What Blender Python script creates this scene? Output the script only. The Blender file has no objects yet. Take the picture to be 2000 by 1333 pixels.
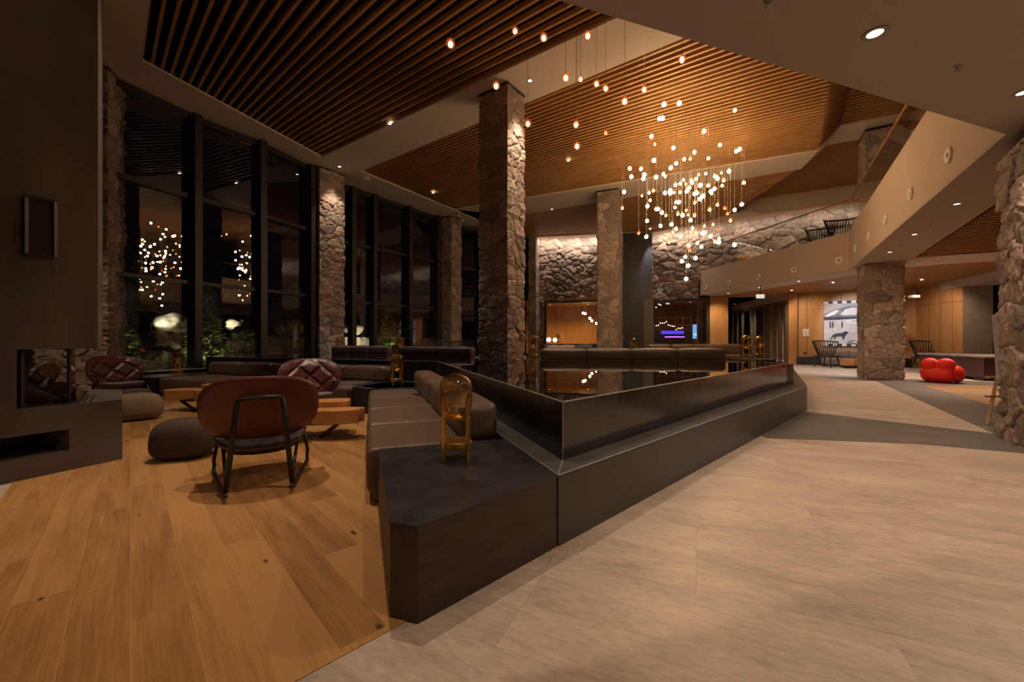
import bpy, bmesh, math, random
import numpy as np
from mathutils import Vector, Matrix
R = random.Random(7)
SC = bpy.context.scene
COL = SC.collection
# ------------------------------------------------------------------ camera, world, exposure
FPX, CX, CY, CH = 800.0, 1000.0, 666.5, 1.25      # focal length in pixels, image centre, eye height (m)
HC, HS = 7.5, 3.77                                 # hall ceiling, gallery soffit
cam = bpy.data.cameras.new('camera'); camo = bpy.data.objects.new('camera', cam); COL.objects.link(camo)
cam.sensor_width = 36.0; cam.lens = 36.0*FPX/2000.0; cam.clip_end = 200
camo.location = (0, 0, CH); camo.rotation_euler = (math.pi/2, 0, 0)
SC.camera = camo
w = bpy.data.worlds.new('night_sky'); SC.world = w; w.use_nodes = True
w.node_tree.nodes['Background'].inputs[0].default_value = (0.25, 0.4, 1.0, 1)
w.node_tree.nodes['Background'].inputs[1].default_value = 0.0012
SC.view_settings.view_transform = 'Standard'
try: SC.view_settings.look = 'None'
except Exception: pass
SC.view_settings.gamma = 1; SC.view_settings.use_curve_mapping = False
SC.view_settings.exposure = 0.0
WARM = (1.0, 0.765, 0.555); WARM2 = (1.0, 0.55, 0.24); NEUT = (1.0, 0.84, 0.68); COOL = (0.92, 0.93, 1.0)
def lamp(kind, name, loc, power, color=WARM, target=None, **kw):
    l = bpy.data.lights.new(name, kind); l.energy = power; l.color = color
    o = bpy.data.objects.new(name, l); COL.objects.link(o); o.location = loc
    for k, v in kw.items(): setattr(l, k, v)
    t = Vector(target) if target is not None else Vector(loc) - Vector((0, 0, 1))
    d = t - Vector(loc)
    o.rotation_euler = d.to_track_quat('-Z', 'Y').to_euler()
    return o
# ------------------------------------------------------------------ helpers
def at(px, py, h):                                  # a point of the photo on the plane z = h
    Y = FPX*(h-CH)/(CY-py); return Vector(((px-CX)/FPX*Y, Y, h))
def atY(px, py, Y): return Vector(((px-CX)/FPX*Y, Y, CH+(CY-py)/FPX*Y))
def onwall(px, P0, P1, py=None):                    # a point of the photo on the upright plane through P0, P1
    r = (px-CX)/FPX; dx, dy = P1[0]-P0[0], P1[1]-P0[1]
    t = (r*P0[1]-P0[0])/(dx-r*dy); X, Y = P0[0]+dx*t, P0[1]+dy*t
    return Vector((X, Y, 0 if py is None else CH+(CY-py)/FPX*Y))
def tag(o, label=None, cat=None, group=None, kind=None):
    if label: o['label'] = label
    if cat: o['category'] = cat
    if group: o['group'] = group
    if kind: o['kind'] = kind
    return o
def empty(name, loc=(0, 0, 0), rz=0, label=None, cat=None, group=None, kind=None):
    o = bpy.data.objects.new(name, None); COL.objects.link(o); o.location = loc; o.rotation_euler = (0, 0, rz)
    o.empty_display_size = .1
    return tag(o, label, cat, group, kind)
def dup(o, loc=None, rz=None, label=None, group=None, parent=None):
    c = o.copy(); COL.objects.link(c)
    if parent: c.parent = parent
    if loc is not None: c.location = loc
    if rz is not None: c.rotation_euler = (0, 0, rz)
    if label: c['label'] = label
    if group: c['group'] = group
    for ch in list(o.children): dup(ch, parent=c)
    return c
class MB:
    def __init__(s): s.v = []; s.f = []
    def add(s, vs, fs):
        b = len(s.v); s.v += [tuple(x) for x in vs]; s.f += [tuple(b+i for i in f) for f in fs]; return s
    def prism(s, pts, z0, z1):
        n = len(pts)
        ar = sum(pts[i][0]*pts[(i+1) % n][1]-pts[(i+1) % n][0]*pts[i][1] for i in range(n))
        if ar < 0: pts = pts[::-1]
        return s.add([(p[0], p[1], z0) for p in pts]+[(p[0], p[1], z1) for p in pts],
            [tuple(range(n-1, -1, -1)), tuple(range(n, 2*n))]+[(i, (i+1) % n, n+(i+1) % n, n+i) for i in range(n)])
    def box(s, c, sz, rz=0, M=None):
        vs = []
        for z in (-.5, .5):
            for x, y in ((-.5, -.5), (.5, -.5), (.5, .5), (-.5, .5)):
                p = Vector((x*sz[0], y*sz[1], z*sz[2]))
                if M is not None: p = M @ p
                else: p = Matrix.Rotation(rz, 3, 'Z') @ p
                vs.append(p+Vector(c))
        return s.add(vs, [(3, 2, 1, 0), (4, 5, 6, 7), (0, 1, 5, 4), (1, 2, 6, 5), (2, 3, 7, 6), (3, 0, 4, 7)])
    def bar(s, a, b, w, h, up=(0, 0, 1)):              # square bar from a to b
        a, b = Vector(a), Vector(b); d = (b-a); L = d.length; d.normalize()
        u = Vector(up); x = d.cross(u)
        if x.length < 1e-4: x = d.cross(Vector((0, 1, 0)))
        x.normalize(); u = x.cross(d)
        M = Matrix((x, d, u)).transposed()
        return s.box((a+b)/2, (w, L, h), M=M)
    def wallbox(s, P0, P1, z0, z1, t0, t1):            # slab along P0-P1, thickness from t0 to t1 (left of the direction is +)
        d = Vector((P1[0]-P0[0], P1[1]-P0[1])).normalized(); n = Vector((-d.y, d.x))
        q = [(P0[0]+n.x*t0, P0[1]+n.y*t0), (P1[0]+n.x*t0, P1[1]+n.y*t0), (P1[0]+n.x*t1, P1[1]+n.y*t1), (P0[0]+n.x*t1, P0[1]+n.y*t1)]
        return s.prism(q, z0, z1)
    def tube(s, pts, r, n=10, cap=True):
        pts = [Vector(p) for p in pts]; m = len(pts); rs = r if isinstance(r, (list, tuple)) else [r]*m
        vs = []; prev = None
        for i, p in enumerate(pts):
            t = (pts[min(i+1, m-1)]-pts[max(i-1, 0)]).normalized()
            if prev is None:
                x = t.orthogonal().normalized()
            else:
                x = (prev - t*prev.dot(t))
                x = x.normalized() if x.length > 1e-5 else t.orthogonal().normalized()
            prev = x; y = t.cross(x)
            for k in range(n):
                a = 2*math.pi*k/n; vs.append(p+(x*math.cos(a)+y*math.sin(a))*rs[i])
        fs = [(i*n+k, i*n+(k+1) % n, (i+1)*n+(k+1) % n, (i+1)*n+k) for i in range(m-1) for k in range(n)]
        if cap: fs += [tuple(range(n-1, -1, -1)), tuple((m-1)*n+k for k in range(n))]
        return s.add(vs, fs)
    def lathe(s, prof, n=24, c=(0, 0, 0), cap=True, M=None):
        vs = []
        for r, z in prof:
            for k in range(n):
                a = 2*math.pi*k/n; p = Vector((r*math.cos(a), r*math.sin(a), z))
                if M is not None: p = M @ p
                vs.append(p+Vector(c))
        m = len(prof)
        fs = [(i*n+k, i*n+(k+1) % n, (i+1)*n+(k+1) % n, (i+1)*n+k) for i in range(m-1) for k in range(n)]
        if cap: fs += [tuple(range(n-1, -1, -1)), tuple((m-1)*n+k for k in range(n))]
        return s.add(vs, fs)
    def ell(s, c, r, n=16, m=10, M=None):
        prof = [(max(math.sin(math.pi*i/m), 1e-3), -math.cos(math.pi*i/m)) for i in range(m+1)]
        S = Matrix.Diagonal(Vector(r)); 
        return s.lathe(prof, n, c, M=(M @ S if M is not None else S))
    def rbox(s, c, sz, r, n=8, puff=0, rz=0, fn=None):  # softly rounded cushion block
        h = [x/2 for x in sz]; r = min(r, min(h)*.999); c = Vector(c); rot = Matrix.Rotation(rz, 3, 'Z')
        def ax(hh):
            k = 4; e = [-hh+r*(1-math.cos(math.pi/2*i/k)) for i in range(k)]
            mid = [-hh+r+(2*hh-2*r)*i/n for i in range(n+1)]
            return e+mid+[-x for x in reversed(e)]
        A = [ax(x) for x in h]; idx = {}; vs = []
        def vid(i, j, k):
            key = (i, j, k)
            if key in idx: return idx[key]
            p = Vector((A[0][i], A[1][j], A[2][k]))
            q = Vector([max(-(h[a]-r), min(h[a]-r, p[a])) for a in range(3)]); d = p-q
            if d.length > 1e-9: p = q+d.normalized()*r
            fx, fy, fz = [1-(p[a]/h[a])**2 for a in range(3)]
            if puff:
                p = p+Vector((math.copysign(1, p.x)*puff*fy*fz*(abs(p.x)/h[0])**2, math.copysign(1, p.y)*puff*fx*fz*(abs(p.y)/h[1])**2,
                              math.copysign(1, p.z)*puff*fx*fy*(abs(p.z)/h[2])**2))
            if fn: p = fn(p)
            idx[key] = len(vs); vs.append(rot @ p+c); return idx[key]
        N = [len(a)-1 for a in A]; fs = []
        for i in range(N[0]):
            for j in range(N[1]):
                fs.append((vid(i, j, 0), vid(i, j+1, 0), vid(i+1, j+1, 0), vid(i+1, j, 0)))
                fs.append((vid(i, j, N[2]), vid(i+1, j, N[2]), vid(i+1, j+1, N[2]), vid(i, j+1, N[2])))
        for i in range(N[0]):
            for k in range(N[2]):
                fs.append((vid(i, 0, k), vid(i+1, 0, k), vid(i+1, 0, k+1), vid(i, 0, k+1)))
                fs.append((vid(i, N[1], k), vid(i, N[1], k+1), vid(i+1, N[1], k+1), vid(i+1, N[1], k)))
        for j in range(N[1]):
            for k in range(N[2]):
                fs.append((vid(0, j, k), vid(0, j, k+1), vid(0, j+1, k+1), vid(0, j+1, k)))
                fs.append((vid(N[0], j, k), vid(N[0], j+1, k), vid(N[0], j+1, k+1), vid(N[0], j, k+1)))
        return s.add(vs, fs)
    def build(s, name, mat, parent=None, smooth=False, bevel=0, kind=None, world=False, auto=False, label=None):
        me = bpy.data.meshes.new(name); vs = s.v
        if world and parent is not None:
            L = parent.location; vs = [(v[0]-L.x, v[1]-L.y, v[2]-L.z) for v in vs]
        me.from_pydata(vs, [], s.f); me.update()
        if bevel:
            bm = bmesh.new(); bm.from_mesh(me); bmesh.ops.remove_doubles(bm, verts=bm.verts, dist=1e-5)
            ed = [e for e in bm.edges if len(e.link_faces) == 2 and e.calc_face_angle(0) > .5]
            bmesh.ops.bevel(bm, geom=ed, offset=bevel, segments=2, affect='EDGES', profile=.5); bm.to_mesh(me); bm.free()
        me.materials.append(mat)
        if smooth: me.polygons.foreach_set('use_smooth', [True]*len(me.polygons))
        if smooth and auto:
            try: me.set_sharp_from_angle(angle=.7)
            except Exception: pass
        o = bpy.data.objects.new(name, me); COL.objects.link(o)
        if parent is not None: o.parent = parent
        if kind: o['kind'] = kind
        if label: o['label'] = label
        return o
def struct(name, mb, mat, **k): return mb.build(name, mat, kind='structure', **k)
# ------------------------------------------------------------------ materials
def nodes(name):
    m = bpy.data.materials.new(name); m.use_nodes = True; nt = m.node_tree
    return m, nt, nt.nodes['Principled BSDF']
def N(nt, t, **kw):
    n = nt.nodes.new(t)
    for k, v in kw.items():
        if k.startswith('i_'):
            n.inputs[k[2:].replace('_', ' ')].default_value = v
        else: setattr(n, k, v)
    return n
def ramp(nt, fac, stops):
    r = nt.nodes.new('ShaderNodeValToRGB'); e = r.color_ramp.elements
    while len(e) < len(stops): e.new(.5)
    for x, (p, c) in zip(e, stops): x.position = p; x.color = (*c, 1)
    nt.links.new(fac, r.inputs[0]); return r.outputs[0]
def bump(nt, b, h, strength=.2, dist=.01):
    n = N(nt, 'ShaderNodeBump'); n.inputs['Strength'].default_value = strength; n.inputs['Distance'].default_value = dist
    nt.links.new(h, n.inputs['Height']); nt.links.new(n.outputs[0], b.inputs['Normal'])
def mat(name, col, rough=.6, metal=0, noise=0, scale=8, stretch=(1, 1, 1), bmp=0, bd=.01, spec=.5, bscale=None, rv=0):
    m, nt, b = nodes(name); b.inputs['Roughness'].default_value = rough; b.inputs['Metallic'].default_value = metal
    b.inputs['Base Color'].default_value = (*col, 1); b.inputs['Specular IOR Level'].default_value = spec
    if noise or bmp or rv:
        g = N(nt, 'ShaderNodeNewGeometry'); mp = N(nt, 'ShaderNodeMapping'); mp.inputs['Scale'].default_value = stretch
        nt.links.new(g.outputs['Position'], mp.inputs[0])
        nz = N(nt, 'ShaderNodeTexNoise'); nz.inputs['Scale'].default_value = scale; nz.inputs['Detail'].default_value = 5
        nt.links.new(mp.outputs[0], nz.inputs['Vector'])
        if noise:
            c = ramp(nt, nz.outputs['Fac'], [(.3, tuple(x*(1-noise) for x in col)), (.7, tuple(min(1, x*(1+noise)) for x in col))])
            nt.links.new(c, b.inputs['Base Color'])
        if rv:
            mr = N(nt, 'ShaderNodeMapRange'); mr.inputs['To Min'].default_value = max(.02, rough-rv); mr.inputs['To Max'].default_value = rough+rv
            mr.inputs['From Min'].default_value = .3; mr.inputs['From Max'].default_value = .7
            nt.links.new(nz.outputs['Fac'], mr.inputs[0]); nt.links.new(mr.outputs[0], b.inputs['Roughness'])
        if bmp:
            n2 = nz
            if bscale:
                n2 = N(nt, 'ShaderNodeTexNoise'); n2.inputs['Scale'].default_value = bscale; n2.inputs['Detail'].default_value = 4
                nt.links.new(mp.outputs[0], n2.inputs['Vector'])
            bump(nt, b, n2.outputs['Fac'], bmp, bd)
    return m
def emis(name, col, s):
    m = bpy.data.materials.new(name); m.use_nodes = True; nt = m.node_tree; nt.nodes.clear()
    e = N(nt, 'ShaderNodeEmission'); e.inputs[0].default_value = (*col, 1); e.inputs[1].default_value = s
    o = N(nt, 'ShaderNodeOutputMaterial'); nt.links.new(e.outputs[0], o.inputs[0]); return m
def thinglass(name, tint=(1, 1, 1), ior=1.5, gain=1.0, rough=.0, gcol=(1, 1, 1)):
    m = bpy.data.materials.new(name); m.use_nodes = True; nt = m.node_tree; nt.nodes.clear()
    t = N(nt, 'ShaderNodeBsdfTransparent'); t.inputs[0].default_value = (*tint, 1)
    g = N(nt, 'ShaderNodeBsdfGlossy'); g.inputs['Roughness'].default_value = rough; g.inputs['Color'].default_value = (*gcol, 1)
    f = N(nt, 'ShaderNodeLayerWeight'); f.inputs[0].default_value = .5; f0 = ((ior-1)/(ior+1))**2*gain
    pw = N(nt, 'ShaderNodeMath', operation='POWER'); pw.inputs[1].default_value = 5.0; nt.links.new(f.outputs['Facing'], pw.inputs[0])
    mu = N(nt, 'ShaderNodeMath', operation='MULTIPLY_ADD', use_clamp=True); mu.inputs[1].default_value = 1-f0; mu.inputs[2].default_value = f0
    nt.links.new(pw.outputs[0], mu.inputs[0])
    mx = N(nt, 'ShaderNodeMixShader'); nt.links.new(mu.outputs[0], mx.inputs[0]); nt.links.new(t.outputs[0], mx.inputs[1]); nt.links.new(g.outputs[0], mx.inputs[2])
    o = N(nt, 'ShaderNodeOutputMaterial'); nt.links.new(mx.outputs[0], o.inputs[0]); return m
def wood(name, c1, c2, axis=(1, 0), plank=None, rough=.45, scale=1.0, knots=0, grain=1.0, vertical=False, seam=.002, plen=2.2, bmp=.15):
    # procedural timber: grain runs along the given plan direction (or upright)
    m, nt, b = nodes(name); L = nt.links; g = N(nt, 'ShaderNodeNewGeometry')
    mp = N(nt, 'ShaderNodeMapping'); ang = math.atan2(axis[1], axis[0])
    if vertical: mp.inputs['Rotation'].default_value = (0, math.pi/2, 0)
    else: mp.inputs['Rotation'].default_value = (0, 0, -ang)
    L.new(g.outputs['Position'], mp.inputs[0]); vec = mp.outputs[0]
    sx = N(nt, 'ShaderNodeSeparateXYZ'); L.new(vec, sx.inputs[0])
    cellcol = None
    off = vec
    if plank:
        dv = N(nt, 'ShaderNodeMath', operation='DIVIDE'); dv.inputs[1].default_value = plank; L.new(sx.outputs[1], dv.inputs[0])
        fl = N(nt, 'ShaderNodeMath', operation='FLOOR'); L.new(dv.outputs[0], fl.inputs[0])
        wn = N(nt, 'ShaderNodeTexWhiteNoise', noise_dimensions='1D'); L.new(fl.outputs[0], wn.inputs['W'])
        ml = N(nt, 'ShaderNodeMath', operation='MULTIPLY_ADD'); ml.inputs[1].default_value = 17.3; L.new(wn.outputs['Value'], ml.inputs[0]); 
        dx = N(nt, 'ShaderNodeMath', operation='DIVIDE'); dx.inputs[1].default_value = plen; L.new(sx.outputs[0], dx.inputs[0]); L.new(dx.outputs[0], ml.inputs[2])
        fx = N(nt, 'ShaderNodeMath', operation='FLOOR'); L.new(ml.outputs[0], fx.inputs[0])
        cb = N(nt, 'ShaderNodeCombineXYZ'); L.new(fl.outputs[0], cb.inputs[0]); L.new(fx.outputs[0], cb.inputs[1])
        w3 = N(nt, 'ShaderNodeTexWhiteNoise', noise_dimensions='2D'); L.new(cb.outputs[0], w3.inputs['Vector'])
        sc = N(nt, 'ShaderNodeVectorMath', operation='SCALE'); sc.inputs['Scale'].default_value = 23; L.new(w3.outputs['Color'], sc.inputs[0])
        ad = N(nt, 'ShaderNodeVectorMath', operation='ADD'); L.new(vec, ad.inputs[0]); L.new(sc.outputs[0], ad.inputs[1]); off = ad.outputs[0]
    m2 = N(nt, 'ShaderNodeMapping'); m2.inputs['Scale'].default_value = (.55*scale, 5*scale, 5*scale); L.new(off, m2.inputs[0])
    nz = N(nt, 'ShaderNodeTexNoise'); nz.inputs['Scale'].default_value = 1.6; nz.inputs['Detail'].default_value = 6; nz.inputs['Distortion'].default_value = .9
    L.new(m2.outputs[0], nz.inputs['Vector'])
    m3 = N(nt, 'ShaderNodeMapping'); m3.inputs['Scale'].default_value = (2.5*scale, 60*scale, 60*scale); L.new(off, m3.inputs[0])
    fz = N(nt, 'ShaderNodeTexNoise'); fz.inputs['Scale'].default_value = 1.5; fz.inputs['Detail'].default_value = 3; L.new(m3.outputs[0], fz.inputs['Vector'])
    sm = N(nt, 'ShaderNodeMath', operation='MULTIPLY_ADD'); sm.inputs[1].default_value = .42*grain; L.new(fz.outputs['Fac'], sm.inputs[0])
    s2 = N(nt, 'ShaderNodeMath', operation='MULTIPLY'); s2.inputs[1].default_value = .58; L.new(nz.outputs['Fac'], s2.inputs[0]); L.new(s2.outputs[0], sm.inputs[2])
    fac = sm.outputs[0]
    if plank:
        a = N(nt, 'ShaderNodeMath', operation='MULTIPLY_ADD'); a.inputs[1].default_value = .34; L.new(w3.outputs['Value'], a.inputs[0])
        a2 = N(nt, 'ShaderNodeMath', operation='SUBTRACT'); a2.inputs[1].default_value = .17; L.new(fac, a2.inputs[0]); L.new(a2.outputs[0], a.inputs[2]); fac = a.outputs[0]
    c = ramp(nt, fac, [(.3, c2), (.62, c1)])
    if knots:
        vo = N(nt, 'ShaderNodeTexVoronoi'); vo.inputs['Scale'].default_value = 1.7
        m4 = N(nt, 'ShaderNodeMapping'); m4.inputs['Scale'].default_value = (1.0, 2.6, 1.0); L.new(off, m4.inputs[0]); L.new(m4.outputs[0], vo.inputs['Vector'])
        kr = N(nt, 'ShaderNodeMapRange'); kr.inputs['From Min'].default_value = .0; kr.inputs['From Max'].default_value = .035
        nd = N(nt, 'ShaderNodeMath', operation='MULTIPLY_ADD'); nd.inputs[1].default_value = -.09; L.new(fz.outputs['Fac'], nd.inputs[0]); L.new(vo.outputs['Distance'], nd.inputs[2])
        L.new(nd.outputs[0], kr.inputs[0])
        mx = N(nt, 'ShaderNodeMix', data_type='RGBA'); L.new(kr.outputs[0], mx.inputs[0]); mx.inputs[6].default_value = (*[x*.35 for x in c2], 1); L.new(c, mx.inputs[7]); c = mx.outputs[2]
    if plank:
        fr = N(nt, 'ShaderNodeMath', operation='FRACT'); L.new(dv.outputs[0], fr.inputs[0])
        pp = N(nt, 'ShaderNodeMath', operation='PINGPONG'); pp.inputs[1].default_value = .5; L.new(fr.outputs[0], pp.inputs[0])
        frx = N(nt, 'ShaderNodeMath', operation='FRACT'); L.new(ml.outputs[0], frx.inputs[0])
        ppx = N(nt, 'ShaderNodeMath', operation='PINGPONG'); ppx.inputs[1].default_value = .5; L.new(frx.outputs[0], ppx.inputs[0])
        l1 = N(nt, 'ShaderNodeMath', operation='LESS_THAN'); l1.inputs[1].default_value = seam/plank; L.new(pp.outputs[0], l1.inputs[0])
        l2 = N(nt, 'ShaderNodeMath', operation='LESS_THAN'); l2.inputs[1].default_value = seam/plen; L.new(ppx.outputs[0], l2.inputs[0])
        lm = N(nt, 'ShaderNodeMath', operation='MAXIMUM'); L.new(l1.outputs[0], lm.inputs[0]); L.new(l2.outputs[0], lm.inputs[1])
        mx = N(nt, 'ShaderNodeMix', data_type='RGBA'); lq = N(nt, 'ShaderNodeMath', operation='MULTIPLY'); lq.inputs[1].default_value = .55; L.new(lm.outputs[0], lq.inputs[0]); L.new(lq.outputs[0], mx.inputs[0]); L.new(c, mx.inputs[6]); mx.inputs[7].default_value = (*[x*1.5 for x in c1], 1); c = mx.outputs[2]
    L.new(c, b.inputs['Base Color']); b.inputs['Roughness'].default_value = rough
    bump(nt, b, fz.outputs['Fac'], bmp, .004)
    return m
def stone_mat(name):
    m, nt, b = nodes(name); L = nt.links
    a = N(nt, 'ShaderNodeAttribute', attribute_name='Col'); g = N(nt, 'ShaderNodeNewGeometry')
    nz = N(nt, 'ShaderNodeTexNoise'); nz.inputs['Scale'].default_value = 14; nz.inputs['Detail'].default_value = 8; L.new(g.outputs['Position'], nz.inputs['Vector'])
    c = ramp(nt, nz.outputs['Fac'], [(.3, (.62, .62, .62)), (.7, (1.2, 1.2, 1.2))])
    mx = N(nt, 'ShaderNodeMix', data_type='RGBA', blend_type='MULTIPLY'); mx.inputs[0].default_value = 1; L.new(a.outputs['Color'], mx.inputs[6]); L.new(c, mx.inputs[7])
    L.new(mx.outputs[2], b.inputs['Base Color']); b.inputs['Roughness'].default_value = .82
    n2 = N(nt, 'ShaderNodeTexNoise'); n2.inputs['Scale'].default_value = 30; n2.inputs['Detail'].default_value = 6; L.new(g.outputs['Position'], n2.inputs['Vector'])
    bump(nt, b, n2.outputs['Fac'], .7, .02); return m
def floor_stone(name, c1, c2, axis, tile, rough=.42, dark=None):
    m, nt, b = nodes(name); L = nt.links; g = N(nt, 'ShaderNodeNewGeometry')
    mp = N(nt, 'ShaderNodeMapping'); mp.inputs['Rotation'].default_value = (0, 0, -math.atan2(axis[1], axis[0])); L.new(g.outputs['Position'], mp.inputs[0])
    br = N(nt, 'ShaderNodeTexBrick'); br.inputs['Scale'].default_value = 1; br.inputs['Brick Width'].default_value = tile[0]; br.inputs['Row Height'].default_value = tile[1]
    br.inputs['Mortar Size'].default_value = .0018; br.inputs['Color1'].default_value = (0, 0, 0, 1); br.inputs['Color2'].default_value = (1, 1, 1, 1); br.inputs['Mortar'].default_value = (.5, .5, .5, 1)
    L.new(mp.outputs[0], br.inputs['Vector'])
    ad = N(nt, 'ShaderNodeVectorMath', operation='MULTIPLY_ADD'); L.new(br.outputs['Color'], ad.inputs[0]); ad.inputs[1].default_value = (5.3, 9.1, 3.7); L.new(mp.outputs[0], ad.inputs[2])
    m2 = N(nt, 'ShaderNodeMapping'); m2.inputs['Scale'].default_value = (.8, 2.4, 1); m2.inputs['Rotation'].default_value = (0, 0, .12); L.new(ad.outputs[0], m2.inputs[0])
    nz = N(nt, 'ShaderNodeTexNoise'); nz.inputs['Scale'].default_value = 1.7; nz.inputs['Detail'].default_value = 9; nz.inputs['Roughness'].default_value = .62; nz.inputs['Distortion'].default_value = .6
    L.new(m2.outputs[0], nz.inputs['Vector'])
    c = ramp(nt, nz.outputs['Fac'], [(.3, c2), (.66, c1)])
    # fine pale and dark flecks in the stone
    m3 = N(nt, 'ShaderNodeMapping'); m3.inputs['Scale'].default_value = (9, 24, 1); m3.inputs['Rotation'].default_value = (0, 0, .12); L.new(ad.outputs[0], m3.inputs[0])
    fz = N(nt, 'ShaderNodeTexNoise'); fz.inputs['Scale'].default_value = 1.5; fz.inputs['Detail'].default_value = 7; fz.inputs['Roughness'].default_value = .7; L.new(m3.outputs[0], fz.inputs['Vector'])
    cc = ramp(nt, fz.outputs['Fac'], [(.28, (.74, .73, .72)), (.5, (1, 1, 1)), (.72, (1.26, 1.25, 1.23))])
    mx = N(nt, 'ShaderNodeMix', data_type='RGBA', blend_type='MULTIPLY'); mx.inputs[0].default_value = .9; L.new(c, mx.inputs[6]); L.new(cc, mx.inputs[7]); c = mx.outputs[2]
    mj = N(nt, 'ShaderNodeMix', data_type='RGBA'); mfac = N(nt, 'ShaderNodeMath', operation='MULTIPLY'); mfac.inputs[1].default_value = .35; L.new(br.outputs['Fac'], mfac.inputs[0]); L.new(mfac.outputs[0], mj.inputs[0])
    L.new(c, mj.inputs[6]); mj.inputs[7].default_value = (*[x*.6 for x in c2], 1); c = mj.outputs[2]
    L.new(c, b.inputs['Base Color'])
    rr = N(nt, 'ShaderNodeMapRange'); rr.inputs['To Min'].default_value = rough-.06; rr.inputs['To Max'].default_value = rough+.1; L.new(fz.outputs['Fac'], rr.inputs[0]); L.new(rr.outputs[0], b.inputs['Roughness'])
    bump(nt, b, fz.outputs['Fac'], .12, .004); return m
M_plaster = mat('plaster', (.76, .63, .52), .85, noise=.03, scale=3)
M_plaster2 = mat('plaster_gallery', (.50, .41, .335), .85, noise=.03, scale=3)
M_slat = wood('slat_timber', (.56, .29, .105), (.37, .175, .058), axis=(.8, -.55), scale=.8, rough=.5)
M_void = mat('void_black', (.003, .0025, .0025), .9)
M_stone = stone_mat('fieldstone')
M_black = mat('black_steel', (.022, .021, .022), .38, metal=.0, noise=.35, scale=2.2, stretch=(1, 1, 1), spec=.5, rv=.06)
M_blackv = mat('blackened_steel_sheet', (.105, .088, .080), .42, noise=.45, scale=1.6, stretch=(1, 1, .5), rv=.08)
M_plinth = mat('plinth_steel_sheet', (.062, .054, .049), .42, noise=.35, scale=1.6, stretch=(1, 1, .5), rv=.08)
M_gloss = mat('wet_black_steel', (.012, .010, .010), .16, noise=.5, scale=3, stretch=(4, 4, .35), spec=.8, rv=.06)
M_water = mat('still_dark_water', (.006, .005, .005), .015, spec=.9, bmp=.02, bscale=1.2, bd=.003)
M_frame = mat('window_frame_dark', (.020, .016, .015), .45, noise=.1)
M_floor = floor_stone('beige_stone_floor', (.58, .455, .362), (.38, .298, .238), (1, -.45), (1.5, .75))
M_dark = floor_stone('grey_stone_floor', (.17, .145, .13), (.10, .087, .08), (1, -.3), (1.2, .6), rough=.45)
M_oak = wood('oak_planks', (.50, .258, .090), (.28, .132, .043), axis=(.68, -.73), plank=.205, knots=1, rough=.4, scale=.9, plen=2.3, seam=.0009)
M_walnut = wood('dark_walnut_veneer', (.075, .042, .028), (.032, .018, .013), axis=(1, 1), rough=.5, scale=1.4)
M_panel = wood('oak_wall_panel', (.50, .25, .085), (.37, .17, .055), vertical=True, rough=.5, scale=.6)
M_leather = mat('brown_leather', (.125, .078, .053), .42, noise=.15, scale=5, bmp=.25, bscale=60, bd=.004)
M_maroon = mat('maroon_leather', (.085, .018, .018), .36, noise=.15, scale=8, bmp=.2, bscale=70, bd=.003)
M_shell = mat('oxblood_shell_leather', (.15, .040, .024), .40, noise=.12, scale=4, bmp=.15, bscale=80, bd=.003)
M_greyfab = mat('grey_seat_fabric', (.16, .145, .14), .8, noise=.15, scale=90, bmp=.3)
M_pouf1 = mat('dark_brown_wool', (.060, .038, .027), .95, noise=.25, scale=140, bmp=.5, bd=.004)
M_pouf2 = mat('olive_beige_wool', (.20, .145, .09), .95, noise=.2, scale=140, bmp=.5, bd=.004)
M_tube = mat('black_tube', (.018, .016, .016), .35, noise=.1)
M_brass = mat('polished_brass', (.80, .47, .09), .25, metal=.85, noise=.06, scale=20)
M_amber = thinglass('amber_glass', (.95, .80, .58), 1.5, 6.5, gcol=(1, .80, .50))
M_pane = thinglass('window_glass', (.86, .88, .9), 1.5, 1.6)
M_clear = thinglass('clear_glass', (.93, .95, .94), 1.45, 1.2)
def litglass(name, tint, glow, s):
    m = thinglass(name, tint, 1.45, 1.0); nt = m.node_tree; o = [n for n in nt.nodes if n.type == 'OUTPUT_MATERIAL'][0]; src = o.inputs[0].links[0].from_socket
    e = N(nt, 'ShaderNodeEmission'); e.inputs[0].default_value = (*glow, 1); e.inputs[1].default_value = s
    a = N(nt, 'ShaderNodeAddShader'); nt.links.new(src, a.inputs[0]); nt.links.new(e.outputs[0], a.inputs[1]); nt.links.new(a.outputs[0], o.inputs[0]); return m
M_globe = thinglass('pale_globe_glass', (1, .93, .82), 1.4, .8)
M_globe_a = litglass('amber_globe_glass', (1, .72, .46), (1, .22, .06), .16)
M_globe_r = litglass('red_globe_glass', (1, .42, .26), (1, .06, .02), .2)
M_red = mat('red_stretch_fabric', (.80, .018, .008), .6, noise=.05, scale=60)
M_cord = mat('pendant_cord', (.30, .22, .15), .5)
M_chrome = mat('brushed_steel', (.5, .48, .46), .3, metal=.5)
M_ledge = mat('pale_black_ledge', (.085, .08, .076), .4, noise=.2, scale=4)
M_white = mat('white_board', (.62, .57, .50), .5)
M_logs = wood('log_wood', (.36, .19, .09), (.16, .08, .04), vertical=True, scale=2)
M_bark = mat('charred_bark', (.02, .013, .010), .95, noise=.5, scale=25, bmp=1)
M_table = wood('cedar_slab', (.62, .30, .10), (.38, .15, .05), axis=(.3, 1), scale=1.6, rough=.35)
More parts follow.
